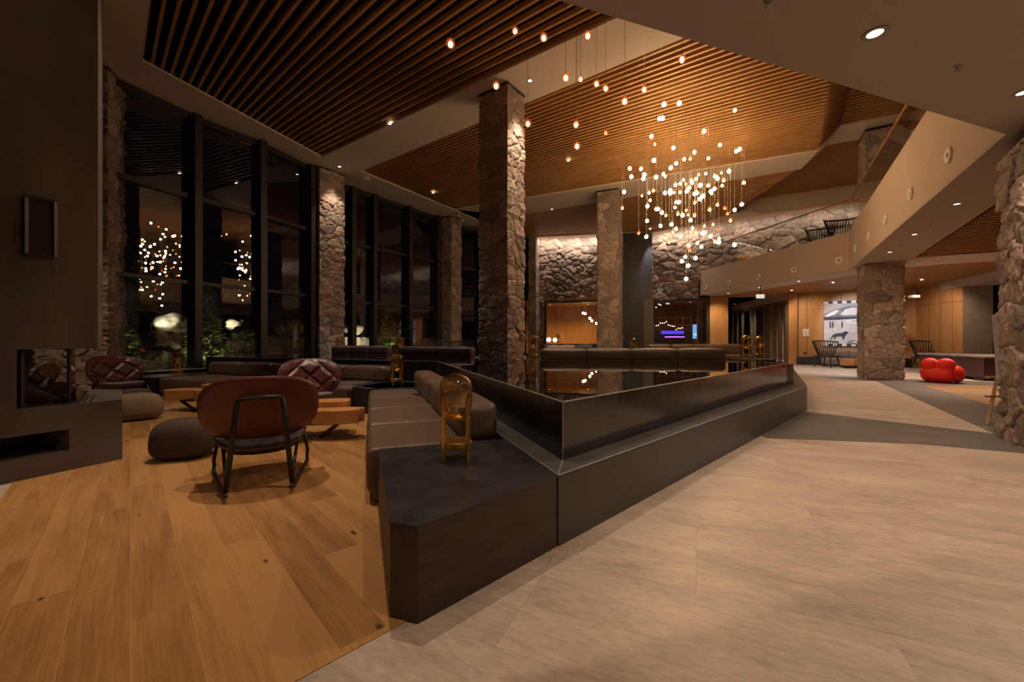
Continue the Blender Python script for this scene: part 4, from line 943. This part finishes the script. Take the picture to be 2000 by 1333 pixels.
# ------------------------------------------------------------------ red armchair
ra = empty('armchair', ((1838-1000)/800*12.35, 12.35, 0), -1.12, label='bright red rounded armchair with lobed back standing by the oak floor inlay', cat='armchair')
mb = MB()
mb.ell((-.24, -.27, .545), (.30, .22, .20)); mb.ell((.24, -.27, .545), (.30, .22, .20)); mb.rbox((0, -.24, .245), (1.02, .48, .46), .22, n=6, puff=.01)
mb.build('backrest', M_red, ra, smooth=True)
mb = MB(); mb.ell((.0, .12, .26), (.54, .50, .25)); mb.ell((.0, -.20, .20), (.52, .30, .20)); mb.build('seat', M_red, ra, smooth=True)
for s in (-1, 1):
    mb = MB(); mb.ell((s*.43, .10, .27), (.22, .46, .26), M=Matrix.Rotation(s*-.15, 3, 'Y')); mb.build('arm', M_red, ra, smooth=True)
ra.scale = (.72, .75, 1.0)
for ch in ra.children:
    md = ch.modifiers.new('remesh', 'REMESH'); md.mode = 'VOXEL'; md.voxel_size = .02; md.use_smooth_shade = True
    md = ch.modifiers.new('smooth', 'SMOOTH'); md.iterations = 12; md.factor = .6
# ------------------------------------------------------------------ long maroon table
lt = empty('long_table', (15.9, 14.3, 0), label='long table with dark maroon sloping sides and pale worn top behind the red armchair', cat='table')
Q = [(14.7, 12.75), (16.0, 16.1), (17.4, 15.6), (16.3, 12.2)]
cx_, cy_ = 16.1, 14.15
def sc(f): return [(cx_+(x-cx_)*f, cy_+(y-cy_)*f) for x, y in Q]
lo, hi = sc(.95), sc(1.0)
MB().add([(*p, .08) for p in lo]+[(*p, .72) for p in hi], [(3, 2, 1, 0), (4, 5, 6, 7), (0, 1, 5, 4), (1, 2, 6, 5), (2, 3, 7, 6), (3, 0, 4, 7)]).build('body', mat('maroon_hide', (.05, .012, .012), .5, noise=.3, scale=3), lt, world=True)
MB().prism(sc(1.05), .72, .79).build('table_top', mat('worn_slate_top', (.24, .19, .17), .55, noise=.35, scale=4), lt, world=True, bevel=.02)
mb = MB()
for p in sc(.85): mb.box((p[0], p[1], .04), (.3, .3, .08))
mb.build('feet', M_tube, lt, world=True)
# ------------------------------------------------------------------ easel with blank board
ez = empty('easel', (8.0, 6.4, 0), 0, label='light timber easel holding a blank pale board beside the right stone column', cat='easel')
M_ez = wood('easel_timber', (.55, .38, .2), (.4, .26, .13), vertical=True)
def wz(p): return Vector(p)
MB().bar((7.03, 6.06, 0), (8.02, 6.56, 1.9), .035, .035).build('leg', M_ez, ez, world=True)
MB().bar((9.1, 6.06, 0), (8.16, 6.56, 1.9), .035, .035).build('leg', M_ez, ez, world=True)
MB().bar((9.4, 7.6, 0), (8.12, 6.62, 1.9), .03, .03).build('leg', M_ez, ez, world=True)
MB().bar((7.10, 6.14, .42), (9.0, 6.14, .42), .03, .02).build('cross_bar', M_brass, ez, world=True); MB().bar((7.2, 6.21, .70), (8.9, 6.21, .70), .05, .03).build('shelf', M_ez, ez, world=True)
bo = empty('display_board', (8.0, 6.35, .72), label='blank pale board resting on the timber easel', cat='board')
MB().add([(7.33, 6.19, .72), (8.8, 6.19, .72), (8.8, 6.37, 1.66), (7.48, 6.37, 1.66), (7.33, 6.205, .72), (8.8, 6.205, .72), (8.8, 6.385, 1.66), (7.48, 6.385, 1.66)],
         [(0, 1, 2, 3), (7, 6, 5, 4), (0, 4, 5, 1), (1, 5, 6, 2), (2, 6, 7, 3), (3, 7, 4, 0)]).build('panel', M_white, bo, world=True)
# ------------------------------------------------------------------ things inside the two glazed rooms
for px, py, Y, pl_ in ((1139, 612, 27.0, 'highest and leftmost of five'), (1143, 613, 27.6, 'second from the left of five'), (1152, 622, 27.0, 'middle one of five'), (1156, 627, 27.5, 'fourth from the left of five'), (1165, 632, 27.2, 'lowest and rightmost of five')):
    p = atY(px, py, Y); e = empty('room_pendant', p, label='small glowing globe hanging in the left glazed room, '+pl_, cat='pendant light', group='globe lights in the left glazed room')
    MB().ell((0, 0, 0), (.085, .085, .085)).build('globe', emis('room_glow', (1, .78, .48), 14) if 'room_glow' not in bpy.data.materials else bpy.data.materials['room_glow'], e, smooth=True)
    MB().tube([(0, 0, .08), (0, 0, 3.75-p.z)], .006, 6).build('cord', M_cord, e)
for px, py, lab in ((1072, 664, 'left glowing globe on the sill inside the left glazed room'), (1084, 664.5, 'right glowing globe on the sill inside the left glazed room')):
    p = atY(px, py, 25.7); e = empty('globe_lamp', (p.x, p.y, p.z), label=lab, cat='lamp')
    MB().ell((0, 0, 0), (.13, .13, .13)).build('globe', bpy.data.materials['room_glow'], e, smooth=True); MB().lathe([(.03, -.9), (.03, -.11)], 10).build('stem', M_brass, e); MB().lathe([(.12, -.93), (.12, -.9)], 16).build('base', M_brass, e)
p = atY(1154, 650, 29.5)
e = empty('framed_picture', (p.x, p.y+.9, p.z), label='pale blue grey picture on the rear wall of the left glazed room', cat='picture'); MB().box((0, 0, 0), (1.1, .04, 1.2)).build('canvas', M_pg, e)
R1 = [(8.1, 24.9), (12.2, 23.9)]
p = atY(1316, 648, 27.3)
e = empty('fire_feature', (p.x, p.y, .43), label='long fireplace glowing violet and blue in the right glazed room', cat='fireplace')
MB().box((0, .2, .75), (2.6, .4, 1.5)).build('surround', M_black, e)
MB().box((-.1, -.02, CH-.43+.62-.05), (1.5, .04, .22)).build('blue_glow', emis('violet_glow', (.10, .07, 1.0), 1.1), e, label='violet blue glowing strip')
MB().box((.05, -.03, CH-.43+.27), (1.3, .04, .07)).build('flame_line', emis('magenta_glow', (.62, .12, 1.0), 2.6), e, label='bright magenta line')
p = atY(1363, 648, 26.0)
e = empty('wall_screen', (p.x, p.y, p.z), -.2, label='lit blue screen in the right glazed room', cat='screen')
MB().box((0, 0, 0), (.62, .05, .9)).build('screen', emis('screen_blue', (.16, .42, .9), 1.2), e); MB().box((0, .03, 0), (.68, .04, .96)).build('casing', M_tube, e); MB().box((0, -.03, -.18), (.42, .012, .06)).build('caption_bar', emis('screen_white', (.8, .9, 1), 2), e)
MB().box((0, .05, -1.0), (.08, .05, 1.3)).build('stand', M_tube, e)
sc_ = empty('lattice_screen', (10.6, 28.0, .43), -.3, label='dark timber lattice partition in the right glazed room', cat='partition'); mb = MB()
for i in range(7): mb.box((-1.5+i*.5, 0, 1.6), (.06, .06, 3.2))
for i in range(6): mb.box((0, 0, .4+i*.5), (3.0, .05, .06))
mb.build('lattice', M_walnut, sc_)
rg = random.Random(3)
for i in range(22):
    if i < 8: px, py, Y = rg.uniform(1281, 1306), rg.uniform(584, 604), 25.6
    else: px, py, Y = 1282+(i-8)*3.9, 636-6*math.sin((i-8)*.45)+rg.uniform(-3, 3), 26.4
    p = atY(px, py, Y); e = empty('room_pendant', p, label='tiny warm point light in the upper left corner of the right glazed room' if i < 8 else 'tiny warm point light in the wavy string across the right glazed room', cat='pendant light', group='point lights in the right glazed room')
    MB().ell((0, 0, 0), (.035, .035, .035), 10, 6).build('globe', emis('room_spark', (1, .62, .35), 7) if 'room_spark' not in bpy.data.materials else bpy.data.materials['room_spark'], e, smooth=True)
    MB().tube([(0, 0, .03), (0, 0, 3.75-p.z)], .003, 4).build('cord', M_cord, e)
# ------------------------------------------------------------------ chandelier of single glass globes on cords
ZB = """390,77,b 489,70,b 380,167,b 357,170,p 850,116,p 308,286,b 330,337,a 649,252,b 753,342,p 880,370,b 860,382,b 451,361,b 587,389,b 323,442,b 560,432,a 521,435,b 678,429,p 469,462,b 433,492,b 167,495,b 240,498,b 177,549,b 262,536,b 256,561,b 338,551,b 385,531,p 397,546,p 812,513,b 615,536,a 661,529,p 763,524,a 721,546,p 738,561,b 778,573,a 599,563,p 568,576,p 515,570,p 572,590,p 496,594,p 464,602,p 532,597,a 625,606,b 677,606,p 768,606,p 910,588,p 129,648,b 553,622,b 539,642,b 718,628,b 694,644,b 699,658,p 320,640,a 292,654,p 396,655,b 430,640,b 430,655,b 455,652,a 494,650,p 587,661,b 602,655,b 643,676,b 624,694,b 246,673,a 299,703,p 282,741,b 468,714,p 486,714,b 590,718,a 461,750,p 118,753,a 340,760,p 351,760,b 376,783,b 402,801,a 533,768,a 480,792,a 510,800,b 547,797,a 589,801,a 562,832,b 686,764,a 738,733,a 785,755,r 803,790,r 821,835,a 849,765,b 895,729,b 279,837,b 367,869,b 438,860,b 467,889,p 574,884,p 652,870,a 709,860,a 224,918,r 274,940,b 447,911,a 500,937,b 596,915,a 640,917,b 657,912,p 693,936,b 423,975,a 549,997,p 607,981,p 633,1005,p 555,1028,r 747,953,p 720,972,a 745,975,b 848,992,b 527,1071,p 506,1099,b 594,1079,b 547,1129,b 533,1214,b"""
FRONT = [(880, 85, 5.6, 'a', 'nearest pendant globe, hanging farthest left under the dark slats'), (1006, 60, 7.1, 'a', 'amber pendant globe highest left of centre, above the tall stone column'), (1062, 73, 6.2, 'a', 'amber pendant globe right of the highest left one'), (1148, 69, 6.2, 'a', 'amber pendant globe over the first plaster ceiling band'),
         (969, 167, 6.4, 'a', 'amber pendant globe in front of the top of the tall stone column'), (1105, 151, 6.2, 'a', 'amber pendant globe left of the small group over the plaster band'), (1134, 154, 8.2, 'a', 'smaller amber pendant globe just right of the one over the band'), (1165, 163, 7.4, 'a', 'amber pendant globe, left of a close pair at the slat edge'),
         (1183, 172, 7.4, 'a', 'amber pendant globe, right of a close pair at the slat edge'), (1220, 197, 6.2, 'a', 'large amber pendant globe left of the white cluster'), (1031, 241, 6.9, 'a', 'amber pendant globe touching the right edge of the tall stone column'), (1125, 243, 6.9, 'a', 'upper of two amber pendant globes one above the other'),
         (1127, 285, 6.9, 'a', 'lower of two amber pendant globes one above the other'), (1183, 259, 9.4, 'r', 'small reddish pendant globe left of the white cluster'), (1332, 115, 6.2, 'a', 'amber pendant globe highest on the right, near the gallery edge'), (1258, 174, 7.1, 'a', 'amber pendant globe above and left of the two highest white ones')]
GL = {'b': ((1, .76, .46), 85), 'p': ((1, .62, .36), 32), 'a': ((1, .46, .20), 14), 'r': ((1, .24, .10), 8)}
proto = {}
for k, (c, s) in GL.items():
    g = MB(); g.ell((0, 0, 0), (.06, .06, .064), 20, 12)
    c_ = MB(); c_.ell((0, 0, -.012), (.052, .052, .054) if k == 'b' else (.042, .042, .046) if k == 'p' else (.034, .034, .042), 12, 8)
    proto[k] = (g, c_, emis('pendant_glow_'+{'b': 'white', 'p': 'pale', 'a': 'amber', 'r': 'red'}[k], c, s), {'b': M_globe, 'p': M_globe, 'a': M_globe_a, 'r': M_globe_r}[k])
GLAB = {'b': 'bright white glass globe pendant in the dense hanging cluster', 'p': 'pale warm glass globe pendant in the dense hanging cluster', 'a': 'amber glass globe pendant in the dense hanging cluster', 'r': 'reddish glass globe pendant in the dense hanging cluster'}
meshes = {}
def pendant(p, k, lab, grp):
    e = empty('pendant_light', p, label=lab, cat='pendant light', group=grp)
    if k not in meshes:
        o1 = proto[k][0].build('globe', proto[k][3], e, smooth=True); o2 = proto[k][1].build('bulb', proto[k][2], e, smooth=True)
        o3 = MB().tube([(0, 0, .055), (0, 0, .085)], .010, 8).build('cap', M_brass, e); meshes[k] = (o1.data, o2.data, o3.data)
    else:
        for nm, me in zip(('globe', 'bulb', 'cap'), meshes[k]):
            o = bpy.data.objects.new(nm, me); COL.objects.link(o); o.parent = e
    MB().tube([(0, 0, .08), (0, 0, 8.76-p.z)], .0035, 5, cap=False).build('cord', M_cord, e)
for px, py, Y, k, lab in FRONT: pendant(atY(px, py, Y), k, lab, 'scattered amber pendant globes')
rp_ = random.Random(5); items = []
for tok in ZB.split():
    x, y, k = tok.split(','); px, py = 1180+float(x)*.3002, 180+float(y)*.3001
    ymax = (HC-.35-CH)*FPX/(CY-py)
    items.append((px, py, min(rp_.uniform(11.0, 13.2), ymax-rp_.uniform(0, .5)), k))
def zone(px, py):
    v = 'top' if py < 300 else 'upper' if py < 355 else 'middle' if py < 400 else 'lower' if py < 450 else 'tail'
    h = 'left' if px < 1290 else 'centre' if px < 1370 else 'right'
    return 'at the %s %s,' % (v, h)
KN = {'b': 'bright white', 'p': 'pale warm', 'a': 'amber', 'r': 'reddish'}
buckets = {}
for it in items: buckets.setdefault((it[3], zone(*it[:2])), []).append(it)
for (k, zn), L_ in buckets.items():
    L_ = sorted(L_, key=lambda q: q[1]); n = len(L_); rest = sorted(L_[1:-1], key=lambda q: q[0]) if n > 2 else []
    for it in L_:
        w_ = ''
        if n == 2: w_ = ', the %s of two' % ('higher' if it is L_[0] else 'lower')
        elif n > 2:
            if it is L_[0]: w_ = ', the highest there'
            elif it is L_[-1]: w_ = ', the lowest there'
            elif it is rest[0]: w_ = ', the leftmost there'
            elif it is rest[-1]: w_ = ', the rightmost there'
            else: w_ = ', among several alike'
        pendant(atY(*it[:3]), k, KN[k]+' pendant '+zn[:-1].replace(',', '')+' of the cluster'+w_, KN[k]+' pendant globes of the dense cluster')
# ------------------------------------------------------------------ recessed downlights: trim ring, lit lens, and the beam itself
M_lens = emis('downlight_lens', (1, .86, .70), 22); M_lensc = emis('downlight_lens_cool', (.85, .88, 1), 30); M_trim = mat('downlight_trim', (.35, .30, .26), .4)
def downlight(p, power, lab, color=WARM, target=None, r=.06, spot=1.5, blend=.6, cool=False, z=None, size=.05):
    e = empty('downlight', p, label=lab, cat='ceiling light', group='recessed downlights')
    MB().lathe([(r*.8, -.002), (r*1.25, -.004), (r*1.3, .0), (r*.8, .012)], 24, cap=False).build('trim_ring', M_trim, e, smooth=True)
    MB().lathe([(.001, .004), (r*.8, .004)], 20, cap=False).build('lens', M_lensc if cool else M_lens, e)
    if power:
        lamp('SPOT', 'downlight_beam', Vector(p)-Vector((0, 0, .03)), power, color, target, spot_size=spot, spot_blend=blend, shadow_soft_size=size)
zt_ = HC-.004; zs_ = HS-.004
def hall(px, py, power, lab, **k): downlight(at(px, py, zt_), power, lab, **k)
def gal(px, py, power, lab, **k): downlight(at(px, py, zs_), power, lab, **k)
K = 1.0
hall(1035, 158, 700*K, 'downlight in the plaster band right of the tall stone column', target=(.9, 9.9, 0), spot=1.1)
hall(761, 242, 380*K, 'cool white downlight between the first slats and the plaster band', cool=True, color=COOL, spot=1.5)
hall(663, 326, 330*K, 'downlight in front of the first tall stone column by the windows', target=(-6.3, 14.9, 2), spot=1.1)
hall(846, 377, 250*K, 'downlight in the slats near the far windows', spot=1.2)
hall(1110, 314, 300*K, 'downlight in the slats between the two tall columns', spot=1.2)
hall(1078, 409, 200*K, 'downlight in the far slats left of the second tall column', spot=1.2)
downlight(at(1524, 394, 8.2-.004+.05), 60*K, 'downlight in the slats above the upper gallery', spot=1.6)
gal(1709, 66, 170*K, 'largest downlight in the gallery soffit, top right of the view', r=.07, spot=2.5, blend=.8)
gal(1998, 182, 150*K, 'downlight in the gallery soffit at the right edge of the view', spot=2.2)
for px, py, lab in ((1869, 399, 'first downlight along the soffit from the right'), (1786, 458.5, 'second downlight along the soffit from the right'), (1738, 493, 'third downlight along the soffit, above the broad stone column')):
    gal(px, py, 110*K, lab, spot=2.0, blend=.7)
gal(1837, 511, 420*K, 'left downlight in the plaster strip between timber slats under the gallery', spot=2.2); gal(1957, 503, 420*K, 'right downlight in the plaster strip between timber slats under the gallery', spot=2.2)
for px, py, lab in ((1560, 550, 'downlight under the gallery nearest the far wall notice'), (1483, 562, 'downlight under the gallery left of the painting'), (1435, 594, 'downlight by the timber pier under the gallery')):
    gal(px, py, 130*K, lab, spot=2.2)
gal(1627, 553, 300*K, 'cool downlight under the gallery in front of the painting', color=COOL, cool=True, spot=2.0)
# soffit lights above and behind the viewpoint
for x, y, pl_ in ((.6, 1.2, 'over the near stone floor'), (-2.6, .2, 'over the near oak floor'), (3.4, .4, 'over the stone floor at the near right'), (5.5, 2.6, 'in front of the right stone column'), (7.8, 4.2, 'behind the right stone column'), (9.5, 6.6, 'over the oak inlay')):
    downlight((x, y, zs_), 74*K, 'recessed downlight in the gallery soffit '+pl_, spot=2.3, blend=.8)
# more hall lights over the lounge, high in the ceiling and just out of the picture
for x, y, pw, pl_ in ((-3.6, 5.6, 900, 'coffee tables'), (-6.4, 6.6, 900, 'poufs'), (-1.2, 3.9, 520, 'near brown sofa'), (2.2, 6.6, 420, 'water basin')):
    downlight((x, y, HC+.05), pw*K, 'downlight among the ceiling slats above the '+pl_, spot=1.15, blend=.7)
downlight((-7.6, 6.1, HC+.02), 600*K, 'added unseen downlight brightening the chair by the fireplace', target=(-8.3, 8.6, .5), spot=.75)  # unseen lamp added to brighten the dark chair by the fireplace
# added spotlights to brighten the painting and timber walls, fittings made up
downlight((15.6, 18.4, zs_), 300*K, 'added narrow downlight brightening the painting', color=COOL, target=(17.3, 20.7, 2.1), spot=1.1, blend=.6)
downlight((14.0, 20.5, zs_), 240*K, 'added downlight brightening the timber wall', color=WARM, target=(15.9, 21.5, 1.8), spot=1.5, blend=.8)
downlight((16.9, 16.9, zs_), 200*K, 'added downlight brightening the timber side wall', color=WARM, target=(18.9, 18.0, 1.6), spot=1.5, blend=.8)
# cove lights along the rear stone wall
def cove(a, b, z, power, tgt=-1.0, inset=.32):
    a, b = Vector((*a, z)), Vector((*b, z)); m_ = (a+b)/2; d = (b-a); L = d.length; d.normalize(); n = Vector((d.y, -d.x, 0))
    l = bpy.data.lights.new('cove_light', 'AREA'); l.shape = 'RECTANGLE'; l.size = L; l.size_y = .05; l.energy = power; l.color = NEUT
    o = bpy.data.objects.new('cove_light', l); COL.objects.link(o); o.location = m_+n*inset
    zx = Vector((0, 0, 1))*1.0; zx = (zx+n*.35).normalized(); x = d; y = zx.cross(x)
    o.rotation_euler = Matrix((x, y, zx)).transposed().to_euler()
cove(BK[0], lerp(BK[0], BK[1], .70), 7.42, 95*K, inset=.5); cove(BK[1], BK[2], 7.42, 44*K, inset=.5); cove(BU[0], BU[1], 7.42, 24*K, inset=.6); cove(BU[1], BU[2], 7.42, 26*K, inset=.6); cove(BU[2], BU[3], 7.42, 24*K, inset=.6)
downlight((7.72, 22.9, zt_), 420*K, 'cool downlight grazing the dark rear shaft', color=COOL, target=(7.9, 23.3, 3.5), spot=.7, blend=.7)
# ceiling lights inside the glazed rooms
for x, y, pw in ((2.6, 28.0, 380), (5.2, 28.0, 380), (9.2, 27.0, 130), (11.4, 26.2, 160)): downlight((x, y, 3.74), pw*K, 'downlight in the timber ceiling of the glazed rooms', color=WARM2, spot=2.6, blend=.8)
downlight((16.6, 25.5, zs_), 600*K, 'added downlight brightening the entrance lobby behind the glass', color=WARM, spot=2.2, blend=.8)  # lamp added to brighten the lobby, its fitting invented
downlight((11.4, 21.6, zs_), 220*K, 'added downlight brightening the timber pier', color=WARM, target=(11.7, 23.0, 1.5), spot=1.6, blend=.8)  # made-up spot and fitting, added to lift the timber pier
downlight((15.4, 17.4, 8.25), 90*K, 'added downlight brightening the upper gallery chairs', color=WARM, target=(14.5, 17, 4.6), spot=2.0, blend=.8)  # added lamp for the gallery, no such fitting known
# small sprinklers and ceiling camera
for px, py in ((1870, 129), (1818, 436), (1500, 2), (1761, 478)):
    p = at(px, py, HS); e = empty('sprinkler', p, label='small metal sprinkler head under the gallery soffit', cat='sprinkler', group='sprinkler heads')
    MB().lathe([(.025, 0), (.025, -.008), (.008, -.012), (.008, -.04), (.022, -.043), (.022, -.047), (.001, -.048)], 12, cap=False).build('head', M_chrome, e, smooth=True)
p = at(715, 342, HC-.05); e = empty('ceiling_camera', p, .5, label='white security camera on the ceiling band above the second window group', cat='camera')
MB().lathe([(.06, .05), (.06, .0), (.03, -.02)], 14).build('mount', M_white, e, smooth=True); MB().rbox((.03, 0, -.12), (.24, .13, .13), .04, n=3).build('housing', M_white, e, smooth=True)
for px, py in ((893, 414), (901, 424)):
    p = at(px, py, HC-.04); e = empty('track_spotlight', p, label='small white spotlight on the ceiling beside the slim stone column', cat='spotlight', group='small white spotlights by the slim column')
    MB().tube([(0, 0, .0), (0, 0, -.14)], .02, 8).build('stem', M_white, e); MB().tube([(-.02, 0, -.10), (.10, -.06, -.24)], .06, 12).build('head', M_white, e, smooth=True)
# ------------------------------------------------------------------ the night garden outside the windows
struct('ground', MB().prism([(-60, -10), (-9.6, -10), (-9.9, 9), (-7.3, 15), (-3.7, 21), (1, 26.2), (1, 60), (-60, 60)], -.3, -.05), mat('garden_soil', (.03, .028, .02), .95, noise=.5, scale=3, bmp=1))
wl = empty('retaining_wall', (-10.5, 16, 0), label='low dry stone retaining wall in the dark garden outside', cat='wall')
stone_wall('masonry', [(-16, 7), (-13.2, 13.6), (-10.2, 18.5), (-6.8, 23.5), (-3, 28)], -.1, 1.45, M_stone, seed=31, res=.06, cell=(.75, .5), amp=.22, parent=wl, world=True)
def boulder(px, py, Y, r, lab, sq=(1, .8, .6)):
    p = atY(px, py, Y); e = empty('boulder', (p.x, p.y, p.z-r*sq[2]), R.uniform(0, 3), label=lab, cat='boulder'); bm = bmesh.new(); bmesh.ops.create_icosphere(bm, subdivisions=4, radius=1)
    sd = R.uniform(0, 50)
    from mathutils import noise as mn
    for v in bm.verts:
        q = v.co.copy(); k = 1+.35*mn.noise(q*1.1+Vector((sd, 0, 0)))+.12*mn.noise(q*3+Vector((0, sd, 0))); v.co = Vector((q.x*sq[0], q.y*sq[1], q.z*sq[2]))*k*r+Vector((0, 0, r*sq[2]))
    me = bpy.data.meshes.new('rock'); bm.to_mesh(me); bm.free(); me.materials.append(M_rock); me.polygons.foreach_set('use_smooth', [True]*len(me.polygons))
    o = bpy.data.objects.new('rock', me); COL.objects.link(o); o.parent = e; return p
M_rock = mat('pale_boulder', (.42, .37, .27), .85, noise=.25, scale=3, bmp=.8, bscale=9, bd=.05)
BD = [(334, 635, 14.2, .62, 'largest pale floodlit boulder on the garden wall'), (356, 637, 15.2, .55, 'dimmer boulder beside the largest floodlit one'), (461, 637, 16.0, .50, 'angular floodlit boulder seen through the second window bay'), (303, 664, 13.5, .5, 'grey boulder below the largest floodlit one'), (334, 676, 13.2, .30, 'rounded grey boulder lower in the first bay'), (479, 655, 15.5, .5, 'boulder at the foot of the wall in the second bay'), (568, 640, 18.0, .6, 'dark boulder in the third window bay'), (690, 645, 21.5, .55, 'mossy lit boulder behind the second window group')]
pts_b = [boulder(*b) for b in BD]
def fir(px, Y, z0, h, w_, lab, seed):
    rr = random.Random(seed); X = (px-CX)/FPX*Y; e = empty('fir_tree', (X, Y, z0), label=lab, cat='tree')
    MB().tube([(0, 0, 0), (0, 0, h*.97)], [.05, .008], 7).build('trunk', M_trunk, e)
    mb = MB(); nl = int(13*h)
    for i in range(nl):
        t = .16+.82*i/nl; L = w_*(1-t)**.8*rr.uniform(.8, 1.1)+.05
        for k in range(9):
            a = rr.uniform(0, 6.28); z = h*t+rr.uniform(-.03, .03); ca, sa = math.cos(a), math.sin(a); up = rr.uniform(-.15, .22)
            nseg = max(3, int(L/.06))
            for s_ in range(nseg):
                u = (s_+.5)/nseg; px_, py_, pz_ = ca*L*u, sa*L*u, z+up*L*u-.10*u*u*L; ll = .15*(1-.5*u)
                for sg in (-1, 1):
                    dx, dy = ca*.7-sa*sg*.7, sa*.7+ca*sg*.7; q = rr.uniform(-.02, .03)
                    b = len(mb.v); mb.v += [(px_-sa*.02, py_+ca*.02, pz_), (px_+sa*.02, py_-ca*.02, pz_+.012), (px_+dx*ll, py_+dy*ll, pz_+q)]; mb.f.append((b, b+1, b+2))
                    mb.v += [(px_, py_, pz_+.022), (px_, py_, pz_-.012), (px_+dx*ll, py_+dy*ll, pz_+q+.015)]; mb.f.append((b+3, b+4, b+5))
    mb.build('foliage', M_fir, e); return Vector((X, Y, z0))
M_fir = mat('fir_needles', (.20, .24, .06), .8, noise=.4, scale=5); M_trunk = mat('fir_bark', (.20, .15, .09), .9, noise=.3)
fA = fir(230, 11.6, .15, 2.0, .85, 'bright floodlit young fir outside the first window bay', 1); fB = fir(404, 13.2, .2, 2.9, .75, 'slender young fir lit from below outside the second window bay', 2)
fC = fir(757, 20.2, .6, 2.4, .7, 'small lit fir outside the second window group', 3); fD = fir(275, 16.2, 1.3, 3.2, .8, 'dim taller fir behind the floodlit young one', 4); fE = fir(575, 23, 1.3, 3.4, 1.0, 'dim fir outside the third window bay', 5)
struct('ground_bank', MB().prism([(-16.5, 7), (-13.5, 13.6), (-10.5, 18.5), (-7.1, 23.5), (-3.3, 28), (-30, 28), (-30, 7)], -.2, 1.3), bpy.data.materials['garden_soil'])
def flood(loc, tgt, pw, col=(1, .92, .62), sz=.9, lab=''):
    e = empty('garden_floodlight', loc, label='small garden floodlight '+lab, cat='floodlight', group='garden floodlights')
    MB().tube([(0, 0, -.32), (0, 0, 0)], .02, 8).build('spike', M_tube, e); MB().lathe([(.05, -.02), (.06, .05), (.055, .06)], 14, cap=True).build('head', M_tube, e)
    lamp('SPOT', 'flood_beam', Vector(loc)+Vector((0, 0, .09)), pw, col, tgt, spot_size=sz, spot_blend=.6, shadow_soft_size=.03)
flood(fA+Vector((.35, -1.1, .0)), fA+Vector((0, 0, .75)), 170, (1, .97, .5), 1.2, 'at the bright young fir')
flood(fB+Vector((.45, -1.0, .0)), fB+Vector((0, 0, 1.2)), 120, (1, .93, .5), 1.3, 'under the slender fir')
flood(fC+Vector((.3, -.5, -.3)), fC+Vector((0, 0, 1.4)), 130, (.95, 1, .6), .8, 'at the small fir')
flood(pts_b[0]+Vector((.3, -1.15, .05)), pts_b[0]+Vector((0, 0, .05)), 120, (1, .93, .68), .8, 'below the largest boulder'); flood(pts_b[2]+Vector((.25, -1.0, .0)), pts_b[2], 80, (1, .90, .62), .7, 'below the angular boulder')
flood(pts_b[7]+Vector((.9, -1.2, -1.1)), pts_b[7]+Vector((.3, 0, -.4)), 200, (1, .93, .6), 1.5, 'by the far retaining wall')
